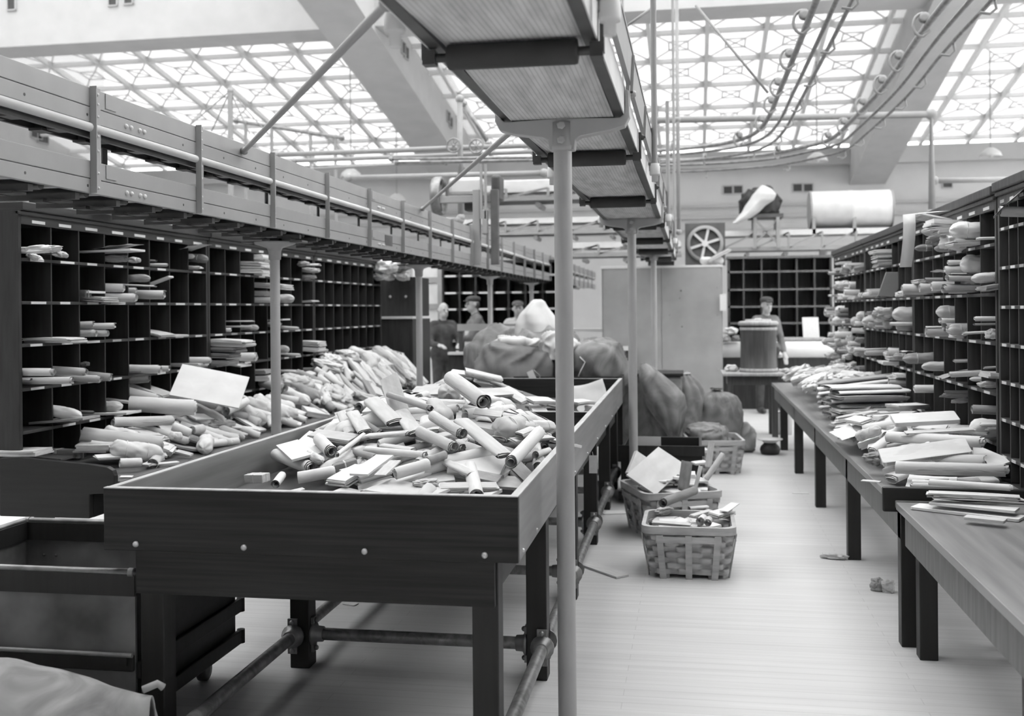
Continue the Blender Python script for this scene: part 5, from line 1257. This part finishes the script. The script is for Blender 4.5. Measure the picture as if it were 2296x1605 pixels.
put('flat', onY(*cp('T', 975, 455), 5.1), onY(*cp('T', 880, 160), 5.3), .105, 'p', ZF, (0, -1, .25), h=.022, lift=False, label='pale flat wrapper standing upright out of the top of the front tray heap')
# ---------------------------------------------------------------- second tray
fill(h_mid, 34, (-2.05, -.68, 6.5, 8.6), ZM, 'wwwppg', ['roll', 'fold', 'fold', 'papers', 'flat', 'papers'], 5, sink=.05)
heap('T', h_mid, [
    ('papers', 1040, 290, 1280, 290, 110, 'p', .01), ('crumple', 1090, 190, 1200, 170, 70, 'w', .03), ('fold', 1230, 130, 1540, 190, 60, 'p', .03), ('papers', 1250, 180, 1480, 210, 60, 'w', .02), ('fold', 1340, 200, 1560, 250, 90, 'n', .03), ('fold', 1120, 200, 1400, 300, 70, 'w', .06), ('book', 1300, 320, 1610, 300, 90, 'n', .03),
    ('flat', 1580, 250, 1740, 350, 60, 'w', .01), ('papers', 1600, 290, 1700, 350, 60, 'p'), ('papers', 1720, 350, 1870, 350, 80, 'w', .01), ('papers', 1980, 350, 2090, 340, 80, 'w', .01)], ZM)
p = onY(*cp('T', 2060, 310), 8.0); put('sheet', (p.x - .2, 8.0, .86), (p.x + .16, 8.05, .93), .26, 'w', ZM, (0, -1, .4))
# ---------------------------------------------------------------- bench under the cases (hamper side)
fill(h_left, 46, (-3.7, -3.06, 5.6, 8.0), ZL, 'wwwppg', ['roll', 'roll', 'fold', 'papers', 'flat', 'bundle'], 7, 0.2, .015)
fill(h_left, 120, (-3.72, -3.06, 7.4, 12.2), ZL, 'wwwwppg', ['roll', 'roll', 'roll', 'fold', 'fold', 'papers', 'bundle', 'crumple'], 8, -.25, .01, 1.1)
fill(lambda x, y: h_left(x, y) - .09, 50, (-3.66, -3.1, 7.6, 12.1), ZL, 'wpp', ['roll', 'roll', 'fold'], 18, -.1, .01, 1.1)
heap('L', h_left, [
    ('roll', 590, 850, 1190, 920, 115, 'p', .02), ('roll', 830, 780, 1265, 765, 75, 'n', .05), ('roll', 890, 690, 1370, 720, 120, 'w', .07), ('papers', 700, 965, 1050, 945, 70, 'w'), ('roll', 880, 1035, 1040, 1030, 70, 'w'), ('flat', 880, 1080, 980, 1080, 40, 'w'), ('fold', 1060, 1010, 1310, 985, 45, 'w'), ('papers', 1060, 1020, 1190, 960, 60, 'p'),
    ('papers', 920, 830, 1180, 830, 50, 'p', .03), ('bundle', 1240, 850, 1330, 860, 70, 'w', .02), ('roll', 1260, 780, 1390, 830, 75, 'w', .03), ('roll', 1400, 810, 1480, 800, 70, 'p', .03), ('papers', 1290, 910, 1410, 940, 50, 'p'),
    ('roll', 1130, 600, 1280, 590, 60, 'g', .05), ('roll', 1270, 580, 1520, 540, 50, 'p', .09), ('roll', 1300, 490, 1440, 530, 70, 'p', .08), ('roll', 1320, 595, 1590, 655, 60, 'p', .06), ('roll', 1420, 570, 1670, 640, 95, 'w', .06), ('flat', 1390, 700, 1640, 700, 110, 'w', .04), ('roll', 1650, 700, 1800, 620, 70, 'w', .05), ('crumple', 1560, 740, 1700, 730, 70, 'g', .02), ('sheet', 1500, 880, 1620, 790, 60, 'p', .02),
    ('fold', 1680, 740, 1880, 760, 60, 'w', .01), ('fold', 1640, 800, 1800, 790, 60, 'p', .0)], ZL)
p0 = onX(*cp('L', 1440, 450), -3.45); put('flat', p0 + Vector((-.12, -.1, .09)), p0 + Vector((.36, .05, -.02)), .36, 'w', ZL, (.3, -.55, .8), h=.012)
p0 = onX(*cp('L', 1370, 455), -3.5); put('roll', p0, p0 + Vector((.24, .0, -.05)), .055, 'w', ZL, lift=False)
# ---------------------------------------------------------------- pigeonholes, hamper side
CL = 'cases under trough conveyor'
face('L', XLF, [('roll', 165, 310, 395, 310, 65, 'p'), ('fold', 165, 365, 230, 362, 45, 'p'), ('roll', 230, 380, 530, 370, 62, 'p'), ('roll', 370, 285, 630, 310, 62, 'p'), ('roll', 560, 345, 735, 362, 62, 'p'), ('roll', 740, 345, 815, 350, 62, 'n'), ('fold', 240, 395, 320, 392, 36, 'p'), ('crumple', 575, 255, 605, 250, 50, 'd'),
    ('roll', 940, 285, 1180, 290, 66, 'w'), ('roll', 1100, 285, 1243, 285, 48, 'w'), ('fold', 945, 305, 1045, 305, 40, 'g'), ('roll', 1390, 222, 1545, 224, 52, 'w'), ('papers', 1390, 255, 1500, 255, 40, 'p'), ('roll', 945, 360, 1098, 360, 58, 'b'), ('roll', 945, 425, 1160, 510, 75, 'w'), ('flat', 945, 500, 1035, 530, 40, 'w'), ('papers', 1090, 400, 1240, 490, 60, 'p'), ('crumple', 1050, 530, 1160, 540, 60, 'g'),
    ('bundle', 380, 570, 600, 635, 105, 'w'), ('flat', 380, 680, 690, 640, 150, 'g'), ('bundle', 780, 560, 900, 560, 85, 'p'), ('flat', 780, 612, 1000, 605, 60, 'w'), ('roll', 605, 600, 690, 605, 25, 'b'), ('parcel', 400, 900, 610, 910, 95, 'b'), ('flat', 340, 915, 530, 940, 80, 'd'), ('papers', 180, 895, 345, 895, 30, 'p'), ('papers', 365, 72, 585, 72, 14, 'w'), ('roll', 1740, 195, 1880, 195, 62, 'w')], CL)
wide('L', XLF, [('papers', 1555, 85, 1845, 105, 62, 'w'), ('papers', 1555, 140, 1780, 140, 35, 'g'), ('papers', 1560, 180, 1740, 185, 35, 'g'), ('papers', 1555, 235, 1720, 240, 40, 'g'), ('flat', 1730, 240, 1820, 265, 30, 'w'), ('papers', 1100, 0, 1240, 40, 22, 'p'), ('flat', 1250, 40, 1345, 42, 16, 'p')], CL)
face('A', XLF, [('crumple', 200, 740, 560, 720, 110, 'w'), ('crumple', 300, 790, 410, 830, 80, 'w'), ('crumple', 520, 760, 665, 790, 95, 'p'), ('crumple', 440, 760, 540, 760, 60, 'd'), ('sheet', 1050, 730, 1400, 690, 90, 'w'), ('flat', 1050, 760, 1440, 735, 60, 'w'), ('crumple', 1050, 825, 1310, 825, 90, 'g'), ('crumple', 1290, 840, 1420, 840, 80, 'p'), ('roll', 1540, 885, 1720, 890, 36, 'p'), ('fold', 1520, 830, 1600, 850, 60, 'b'),
    ('sheet', 1920, 730, 2120, 690, 110, 'w'), ('bundle', 1925, 800, 2000, 800, 60, 'w'), ('bundle', 1990, 800, 2140, 830, 100, 'b'), ('crumple', 1925, 915, 2060, 920, 50, 'p'), ('parcel', 800, 1185, 885, 1185, 120, 'd'), ('flat', 900, 1180, 1015, 1165, 70, 'w'), ('papers', 970, 1225, 1150, 1245, 30, 'p'), ('roll', 1060, 1120, 1275, 1130, 95, 'w'), ('roll', 1060, 1220, 1395, 1230, 95, 'w'), ('fold', 1270, 1080, 1600, 1110, 50, 'p'), ('roll', 1320, 1150, 1400, 1150, 60, 'w'),
    ('roll', 1430, 1190, 1690, 1200, 100, 'p'), ('book', 1560, 1150, 1760, 1010, 110, 'p'), ('bundle', 1370, 1025, 1545, 1025, 90, 'g'), ('papers', 1110, 1250, 1220, 1270, 24, 'w'), ('roll', 800, 1510, 960, 1502, 72, 'p'), ('roll', 900, 1520, 1180, 1518, 68, 'w'), ('roll', 800, 1590, 985, 1592, 80, 'n'), ('roll', 900, 1588, 1105, 1592, 75, 'w')], CL)
wide('B', XLF, [('papers', 760, 330, 930, 345, 36, 'w'), ('papers', 760, 370, 940, 380, 36, 'p'), ('papers', 760, 410, 900, 420, 36, 'w'), ('papers', 760, 450, 930, 460, 36, 'p'), ('papers', 760, 490, 940, 500, 36, 'w'), ('papers', 765, 520, 910, 530, 30, 'w'), ('papers', 765, 625, 1150, 660, 60, 'w'), ('papers', 765, 720, 960, 725, 60, 'p'), ('papers', 1270, 815, 1425, 800, 14, 'p'), ('papers', 330, 1215, 750, 1230, 60, 'w'), ('papers', 1270, 1225, 1490, 1240, 60, 'w'), ('papers', 1270, 1280, 1480, 1300, 50, 'w'), ('papers', 780, 1525, 960, 1525, 40, 'g'), ('papers', 1060, 1520, 1260, 1530, 24, 'p'), ('papers', 1270, 1510, 1450, 1510, 40, 'p'), ('papers', 1270, 1560, 1450, 1560, 50, 'w'), ('papers', 780, 1590, 1000, 1590, 60, 'w')], CL)
face('B', XLF, [('roll', 765, 790, 960, 792, 68, 'w'), ('bundle', 1040, 780, 1190, 775, 100, 'p'), ('fold', 620, 1010, 775, 1010, 45, 'w'), ('fold', 620, 1065, 760, 1065, 50, 'w'), ('bundle', 740, 1080, 825, 1075, 70, 'p'), ('roll', 470, 1100, 530, 1100, 46, 'w'), ('crumple', 1255, 420, 1330, 420, 70, 'g'), ('fold', 1310, 430, 1455, 430, 70, 'w'), ('crumple', 1260, 480, 1450, 490, 60, 'p'), ('crumple', 1265, 555, 1395, 555, 60, 'g'), ('flat', 1060, 1000, 1120, 990, 40, 'w'), ('roll', 1060, 1060, 1235, 1085, 36, 'p'), ('crumple', 910, 1040, 1050, 1045, 70, 'g'), ('bundle', 1040, 1290, 1140, 1300, 90, 'p'), ('roll', 1120, 1345, 1250, 1355, 28, 'w'), ('roll', 580, 1380, 800, 1380, 96, 'w'), ('roll', 105, 1410, 330, 1415, 62, 'w'), ('crumple', 1440, 1310, 1520, 1310, 56, 'w')], CL)
for i, (px, py, w, l) in enumerate(((865, 598, .2, 'w'), (853, 618, .12, 'w'), (872, 622, .1, 'p'), (893, 595, .22, 'b'), (905, 618, .14, 'p'))):
    c = onY(px, py, 12.15 if l == 'w' else 12.5); 
    put('crumple', c - Vector((w / 2, 0, 0)), c + Vector((w / 2, 0, 0)), w * 1.1, l, 'cupboard top by cases', lift=False)
# ---------------------------------------------------------------- aisle bench and its cases
fill(h_right, 40, (.98, 1.57, 8.0, 11.9), ZR, 'wwwppg', ['fold', 'fold', 'papers', 'papers', 'roll', 'flat'], 12, math.pi * .97, .015)
fill(h_right, 60, (.95, 1.57, 5.35, 8.3), ZR, 'wwwppgn', ['fold', 'fold', 'papers', 'papers', 'roll', 'roll', 'flat'], 22, math.pi * .97, .05, 1.15)
fill(h_right, 40, (.95, 1.56, 8.4, 12.3), ZR, 'wwwppg', ['papers', 'roll', 'bundle', 'crumple', 'fold'], 13, math.pi * .97, .0)
for k in range(9):
    y = 8.0 + .05 * (k % 3); z = .72 + .033 * k; dx = .03 * math.sin(k * 2.1)
    put('fold' if k % 3 else 'papers', (1.0 + dx, y, z), (1.52 + dx, y + .12, z + .01 * (k % 2)), .26, 'wpgw'[k % 4], 'newspaper stack on aisle bench', h=.034)
for k in range(6):
    y = 8.75 + .04 * (k % 3); z = .78 + .036 * k
    put('fold', (1.0, y, z), (1.5 + .02 * k, y - .1, z + .08), .24, 'wgpw'[k % 4], 'rear newspaper stack on aisle bench', h=.036)
heap('S', h_right, [('roll', 890, 1240, 1930, 1265, 112, 'w', .02), ('roll', 840, 1400, 1930, 1430, 130, 'p', .0), ('papers', 1080, 1200, 1740, 1165, 70, 'n', .05), ('papers', 1650, 1120, 1920, 1160, 90, 'p', .02), ('book', 1010, 1100, 1590, 1070, 230, 'w', .05), ('papers', 1070, 950, 1660, 920, 130, 'w', .05),
    ('bundle', 710, 1220, 920, 1160, 110, 'p', .03), ('crumple', 690, 1400, 830, 1370, 130, 'b', .0), ('papers', 560, 1020, 880, 1080, 120, 'w', .03), ('sheet', 480, 1080, 640, 1230, 160, 'w', .02), ('papers', 400, 1120, 470, 1130, 80, 'w', .0), ('book', 870, 1440, 1660, 1330, 260, 'n', .05), ('roll', 1010, 1535, 2080, 1560, 125, 'n', .03), ('roll', 1190, 1590, 1500, 1600, 60, 'w'), ('bundle', 1140, 830, 1310, 840, 80, 'p', .03), ('bundle', 1340, 850, 1500, 840, 60, 'p', .03)], ZR)
for (kind, ax, ay, bx, by, w, tone, z) in [('book', 720, 365, 1360, 440, 150, 'w', BZ + .002), ('book', 820, 340, 1330, 390, 140, 'w', BZ + .03), ('papers', 770, 300, 1360, 330, 110, 'n', BZ + .06), ('book', 1020, 430, 1260, 455, 95, 'p', BZ + .02), ('roll', 700, 260, 1300, 285, 44, 'p', BZ + .03), ('roll', 810, 235, 1300, 270, 40, 'w', BZ + .09), ('flat', 400, 205, 520, 215, 50, 'w', BZ + .0)]:
    A, B = onZ(*cp('N', ax, ay), z), onZ(*cp('N', bx, by), z); put(kind, A, B, w / 2.653 * depth(A) / F, tone, 'aisle bench end by bare top', h=.012 if kind == 'book' else None)
CR = 'cases along the aisle'
wide('R', XRF, [('papers', 1470, 580, 1060, 600, 20, 'w'), ('papers', 1470, 605, 1060, 620, 22, 'p'), ('papers', 1475, 650, 1160, 690, 70, 'w'), ('papers', 1478, 740, 1160, 760, 40, 'p'), ('papers', 1478, 790, 1370, 800, 36, 'g'), ('papers', 1478, 830, 1370, 840, 40, 'p'), ('papers', 1478, 880, 1370, 890, 40, 'p'), ('papers', 785, 985, 600, 985, 40, 'w'), ('papers', 785, 1030, 640, 1030, 50, 'w'), ('papers', 785, 1090, 640, 1090, 40, 'p'), ('papers', 785, 1130, 630, 1130, 40, 'g'), ('papers', 385, 1100, 250, 1100, 26, 'w'), ('papers', 535, 1110, 410, 1140, 60, 'p')], CR)
face('R', XRF, [('bundle', 1470, 940, 1260, 950, 90, 'g'), ('crumple', 1380, 830, 1200, 880, 130, 'g'), ('bundle', 1200, 930, 1060, 950, 80, 'b'), ('crumple', 1250, 770, 1150, 770, 90, 'p'), ('fold', 1885, 840, 1690, 850, 80, 'w'), ('fold', 1600, 930, 1540, 940, 30, 'p'), ('roll', 1600, 1090, 1400, 1095, 60, 'w'), ('roll', 1600, 1150, 1370, 1170, 90, 'w'), ('sheet', 1420, 1200, 1250, 1190, 90, 'w'), ('roll', 1600, 1215, 1430, 1220, 50, 'p'), ('fold', 1590, 1275, 1430, 1275, 50, 'p'), ('roll', 1300, 1275, 1165, 1275, 55, 'g'), ('roll', 1460, 1340, 1230, 1340, 110, 'w'), ('roll', 1280, 1360, 1110, 1355, 110, 'p'), ('roll', 1600, 1390, 1400, 1390, 55, 'w'), ('bundle', 1885, 1230, 1640, 1260, 120, 'n'), ('crumple', 1670, 1290, 1560, 1290, 110, 'p'), ('papers', 1910, 1290, 1740, 1370, 70, 'g'), ('crumple', 1040, 1400, 890, 1420, 90, 'w'), ('crumple', 400, 1320, 240, 1330, 110, 'w'), ('crumple', 430, 1370, 330, 1370, 60, 'p'), ('bundle', 410, 1430, 350, 1430, 70, 'w'), ('crumple', 530, 1430, 480, 1430, 70, 'w'), ('crumple', 380, 1190, 300, 1190, 70, 'p')], CR)
q = [onY(x, y, 8.62) for x, y in ((1968, 664), (2003, 666), (2016, 645), (2018, 610), (1987, 610))]
tag(build(MB().prism([(p.x, p.z) for p in q], (0, 8.63, 0), (1, 0, 0), (0, 0, 1), (0, .012, 0)), 'carton_flap', M['paper_brown'], bevel=.003), 'plain brown-grey carton flap leaning out of an aisle case pigeonhole', 'carton')
face('S', XRF, [('roll', 910, 110, 790, 108, 45, 'w'), ('roll', 1190, 105, 985, 105, 36, 'w'), ('bundle', 1110, 130, 1040, 130, 50, 'p'), ('bundle', 1475, 140, 1300, 160, 70, 'p'), ('bundle', 1670, 150, 1490, 160, 120, 'n'), ('crumple', 1945, 190, 1880, 200, 120, 'w'), ('roll', 1930, 60, 1745, 60, 50, 'w'), ('fold', 1930, 100, 1740, 110, 50, 'g'), ('fold', 1900, 165, 1640, 190, 70, 'p'), ('roll', 745, 165, 640, 165, 50, 'w'), ('crumple', 745, 250, 680, 250, 70, 'g'), ('crumple', 650, 240, 590, 240, 80, 'w'), ('roll', 910, 350, 760, 360, 70, 'w'), ('crumple', 1020, 380, 945, 380, 100, 'p'), ('bundle', 1090, 400, 1010, 400, 80, 'g'), ('sheet', 1180, 350, 1080, 360, 70, 'w'), ('bundle', 1300, 400, 1100, 420, 110, 'g'), ('bundle', 1470, 480, 1270, 490, 95, 'p'), ('sheet', 1675, 500, 1420, 600, 60, 'g'), ('fold', 1675, 430, 1560, 440, 80, 'p'), ('roll', 1790, 530, 1520, 560, 60, 'n'), ('fold', 1945, 480, 1830, 500, 60, 'g'), ('papers', 1945, 570, 1810, 560, 90, 'p'), ('crumple', 1945, 650, 1800, 650, 80, 'p'), ('bundle', 1800, 600, 1700, 600, 50, 'w'), ('bundle', 905, 520, 770, 600, 90, 'b'), ('book', 1075, 570, 960, 580, 90, 'p'), ('roll', 750, 340, 660, 340, 50, 'w'), ('roll', 630, 510, 600, 510, 70, 'w'), ('crumple', 580, 450, 490, 460, 90, 'p'), ('crumple', 640, 400, 570, 400, 70, 'w'), ('roll', 1380, 690, 1200, 690, 80, 'w'), ('crumple', 1670, 740, 1470, 750, 60, 'g'), ('roll', 1670, 710, 1480, 715, 28, 'g'), ('crumple', 1660, 790, 1560, 800, 60, 'p'), ('fold', 1945, 1000, 1790, 1010, 70, 'w'), ('crumple', 1945, 1040, 1860, 1050, 50, 'n'), ('roll', 530, 250, 400, 255, 50, 'w'), ('crumple', 545, 300, 420, 290, 50, 'w')], CR)
rq = random.Random(77)
for (ya, yb) in CELL[XRF][15:]:
    pf = .8 if ya > 10.2 else .35 if ya > 8 else .12
    for row in range(6):
        fl = ([*RSH] + [BZ])[row]; ce = [2.1, *RSH][row] - .02; z = fl + .002
        if rq.random() > pf or (row == 0 and rq.random() < .5): continue
        for q in range(rq.choice((1, 2, 2, 3))):
            kind = rq.choice(('fold', 'papers', 'roll', 'crumple', 'bundle', 'papers')); w = {'fold': .12, 'papers': .2, 'roll': .07, 'crumple': .13, 'bundle': .1}[kind] * rq.uniform(.8, 1.2); h = HH[kind] * w if kind != 'papers' else .03
            w = min(w, yb - ya - .02)
            if z + h > ce: break
            y = rq.uniform(ya + w / 2 + .003, yb - w / 2 - .003) if yb - ya > w + .01 else (ya + yb) / 2; out = rq.uniform(.04, .16)
            put(kind, (XRF + .15 if kind != 'crumple' else XRF + .05, y, z + h / 2), (XRF - out, y, z + h / 2 + rq.uniform(-.003, .01)), w, rq.choice('wwppg'), CR, h=h, lift=False); z += h + .002
p = onX(2290, 478, XRF); put('sheet', p + Vector((.05, -.02, .16)), p + Vector((-.12, .02, -.02)), .12, 'p', 'narrow-holed case', lift=False); put('roll', p + Vector((.1, 0, -.0)), p + Vector((-.1, .0, .01)), .06, 'p', 'narrow-holed case', lift=False)
# long paper strip hanging from a top pigeonhole
st = [onX(*cp('R', x, y), XRF - .3) for x, y in ((1000, 575), (1000, 600), (1005, 700), (1000, 850), (985, 1000), (965, 1140))]
o = thing('paper_strip', 'long white paper strip hanging down across the aisle case from its top row', 'paper', st[-1])
st[0].x += .2; w = Vector((.034, -.008, 0)); mb = MB(); vs = []
for q in st: vs += [q - w, q + w]
mb.add(vs, [(2 * i, 2 * i + 1, 2 * i + 3, 2 * i + 2) for i in range(len(st) - 1)], True); build(mb, 'strip', M['paper_white'], o, solid=.003)
# ---------------------------------------------------------------- baskets' contents
def flatH(z): return lambda x, y: z
BK1, BK2 = 'low basket', 'heaped basket'
fill(flatH(.25), 12, (-.26, .18, 6.27, 6.73), BK1, 'wwpp', ['papers', 'flat', 'roll'], 31, sink=0, size=.75)
heap('K', flatH(.292), [('crumple', 560, 1075, 640, 1060, 60, 'p'), ('flat', 560, 1120, 760, 1120, 70, 'w'), ('fold', 760, 1050, 880, 1040, 50, 'p'), ('papers', 520, 1140, 780, 1160, 40, 'p'), ('papers', 770, 1130, 900, 1090, 40, 'p', .02), ('papers', 910, 1110, 1020, 1080, 90, 'w', .02), ('roll', 830, 1150, 850, 1130, 60, 'w'), ('roll', 880, 1160, 890, 1140, 50, 'p'), ('flat', 980, 1110, 1060, 1050, 60, 'w', .04), ('roll', 570, 1105, 815, 1005, 62, 'b', .05)], BK1)
fill(flatH(.27), 14, (-.38, .05, 7.4, 7.86), BK2, 'wwpp', ['papers', 'flat', 'fold'], 32, sink=0, size=.8)
fill(flatH(.345), 16, (-.40, .07, 7.38, 7.9), BK2, 'wwpp', ['papers', 'flat', 'fold'], 33, sink=0, size=.8)
fill(flatH(.375), 8, (-.38, .05, 7.42, 7.86), BK2, 'wwp', ['papers', 'flat', 'fold'], 34, sink=0, size=.85)
heap('K', lambda x, y: .36 + .06 * G(x, y, -.15, 7.75, .3, .3), [('fold', 470, 715, 640, 690, 50, 'p'), ('papers', 600, 700, 760, 665, 50, 'p'), ('papers', 680, 690, 880, 670, 60, 'w'), ('papers', 780, 760, 870, 750, 50, 'w')], BK2)
put('flat', onY(*cp('K', 440, 890), 7.33), onY(*cp('K', 660, 690), 7.8), .27, 'p', BK2, (.35, -.5, .8), lift=False, h=.012, label='big pale envelope leaning over the front rim of the heaped basket')
put('papers', onY(*cp('K', 390, 830), 7.5), onY(*cp('K', 450, 680), 7.75), .1, 'p', BK2, (.5, -.6, .5), lift=False)
T0 = onY(*cp('K', 722, 915), 7.38); T1 = onY(*cp('K', 748, 730), 7.42); put('roll', T0, T1, .082, 'b', BK2, lift=False, label='dark mailing tube standing upright in the heaped splint basket')
T0 = onY(*cp('K', 800, 905), 7.45); T1 = onY(*cp('K', 835, 760), 7.5); put('roll', T0, T1, .03, 'p', BK2, lift=False)
T0 = onY(*cp('K', 870, 840), 7.7); T1 = onY(*cp('K', 980, 680), 7.75); put('roll', T0, T1, .045, 'p', BK2, lift=False)
T0 = onY(*cp('K', 880, 770), 7.8); T1 = onY(*cp('K', 905, 600), 7.82); put('flat', T0, T1, .05, 'p', BK2, (0, -1, 0), lift=False)
# ---------------------------------------------------------------- scraps on the floor
def scrap(kind, a, b, w, tone, lab, h=None):
    A, B = onZ(a[0], a[1], .002), onZ(b[0], b[1], .002); put(kind, A, B, w, tone, 'floor', h=h, label=lab)
scrap('flat', (1302, 1262), (1400, 1296), .1, 'p', 'long folded paper strip lying on the floor beside the first yoke post', .012)
scrap('flat', (1348, 1150), (1405, 1148), .14, 'w', 'white sheet on the floor between the tray table and heaped basket', .006)
scrap('crumple', (1848, 1250), (1893, 1254), .05, 'p', 'torn paper scrap on the floor beside the second bench leg', .03)
scrap('crumple', (1958, 1320), (1975, 1325), .06, 'g', 'dark crumpled scrap on the floor by the paired bench legs', .06)
scrap('crumple', (1980, 1325), (2005, 1328), .05, 'p', 'pale crumpled scrap on the floor touching the paired bench legs', .06)
scrap('flat', (1775, 1105), (1815, 1106), .06, 'w', 'small white slip alone on the open aisle floor', .004)
scrap('flat', (1588, 1106), (1602, 1107), .06, 'w', 'small white slip on the floor at the foot of the heaped basket', .004)
scrap('flat', (772, 1352), (800, 1356), .05, 'w', 'tiny white scrap on the floor under the tray table', .004)
# papers lying on case tops and locker
for i, (px, py, y) in enumerate(((150, 458, 5.6), (400, 520, 7.2))):
    c = onX(px, py, -3.85); put('papers', Vector((-4.0, c.y - .3, 2.236)), Vector((-3.72, c.y + .3, 2.236)), .3, 'w', 'case tops under trough conveyor', h=.02)
c = onY(1615, 575, 15.9); put('papers', c + Vector((-.2, 0, -.1)), c + Vector((.15, 0, .08)), .35, 'w', 'steel partition top', h=.1); put('bundle', Vector((.1, 15.9, 2.236)), Vector((.45, 15.9, 2.236)), .14, 'p', 'steel partition top')
for i, (px, py, w, t) in enumerate(((1638, 742, .16, 'w'), (1628, 760, .12, 'p'), (1650, 757, .1, 'g'), (1750, 795, .12, 'w'), (1760, 835, .14, 'p'), (1640, 826, .12, 'w'))):
    c = onY(px, py, 16.9 if py < 800 else 13.4); put('crumple', c - Vector((w / 2, 0, 0)), c + Vector((w / 2, 0, 0)), w, t, 'counter beside the lidded barrel', lift=False)
# draped sack on the stand behind the back case
c = onY(1700, 488, 20.2); sack_blob('mail_sack', 'dark bundle of sacks on the cross-braced stand by the drum', (c.x + .02, 20.2, 3.34), .38, .26, .32, 4.4, 'rubber', .1, .25)
inflate('white_cloth', 'white cloth draped over the dark sacks on the stand', [(416, 1706, 1714), (424, 1699, 1730), (437, 1688, 1740), (450, 1680, 1734), (462, 1671, 1716), (476, 1664, 1703), (490, 1652, 1682), (501, 1642, 1658)], 19.88, .2, 2.0, 'canvas_white', 'cloth', .06, 4)
# ---------------------------------------------------------------- labels for the mail
ORD = 'first second third fourth fifth sixth seventh eighth ninth tenth eleventh twelfth thirteenth fourteenth fifteenth sixteenth seventeenth eighteenth nineteenth twentieth'.split()
def ordw(i):
    if i < 20: return ORD[i]
    return ['', '', 'twenty', 'thirty', 'forty', 'fifty', 'sixty', 'seventy', 'eighty', 'ninety'][(i + 1) // 10] + ('-' + ORD[(i + 1) % 10 - 1] if (i + 1) % 10 else 'th') if i < 99 else '%dth' % (i + 1)
PLACE = {ZF: ('on the front tray heap', 'hamper side'), ZM: ('on the second tray heap', 'hamper side'), ZL: ('on the cupboard bench', 'end board'), ZR: ('on the aisle bench', 'barrel end'),
         CL: ('in the trough-conveyor cases', 'hamper end'), CR: ('in the aisle cases', 'barrel end')}
ROWN = ['top row', 'second row', 'third row', 'fourth row', 'fifth row', 'bottom row']
def subzone(o, zone):
    p = o.matrix_world.translation
    if zone == ZF: return 'far slope' if p.y > 5.35 else 'front slope'
    if zone in (ZL,): return 'near half' if p.y < 8.4 else 'far half'
    if zone in (ZR,): return 'near half' if p.y < 8 else 'far half'
    if zone == CL: return ROWN[sum(1 for z in LSH if p.z < z - .01)]
    if zone == CR: return ROWN[sum(1 for z in RSH if p.z < z - .01)]
    return ''
groups = {}
for it in ITEMS:
    o, kind, tone, zone, label = it
    if label: o['label'] = label; continue
    groups.setdefault((zone, subzone(o, zone), kind, tone), []).append(o)
for (zone, sub, kind, tone), L in groups.items():
    bpy.context.view_layer.update() if False else None
    L.sort(key=lambda o: topx(o.matrix_world.translation)[0])
    pl = PLACE.get(zone); wd = TONE[tone][1] + ' ' + WORD[kind]
    for i, o in enumerate(L):
        where = pl[0] if pl else 'at the ' + zone
        if len(L) == 1: t = 'only %s %s%s' % (wd, where, ', ' + sub if sub else '')
        else: t = '%s %s from the %s%s %s' % (ordw(i), wd, pl[1] if pl else 'trough-conveyor side', ', ' + sub + ',' if sub else '', where)
        o['label'] = t; o['group'] = ('mail ' + where)
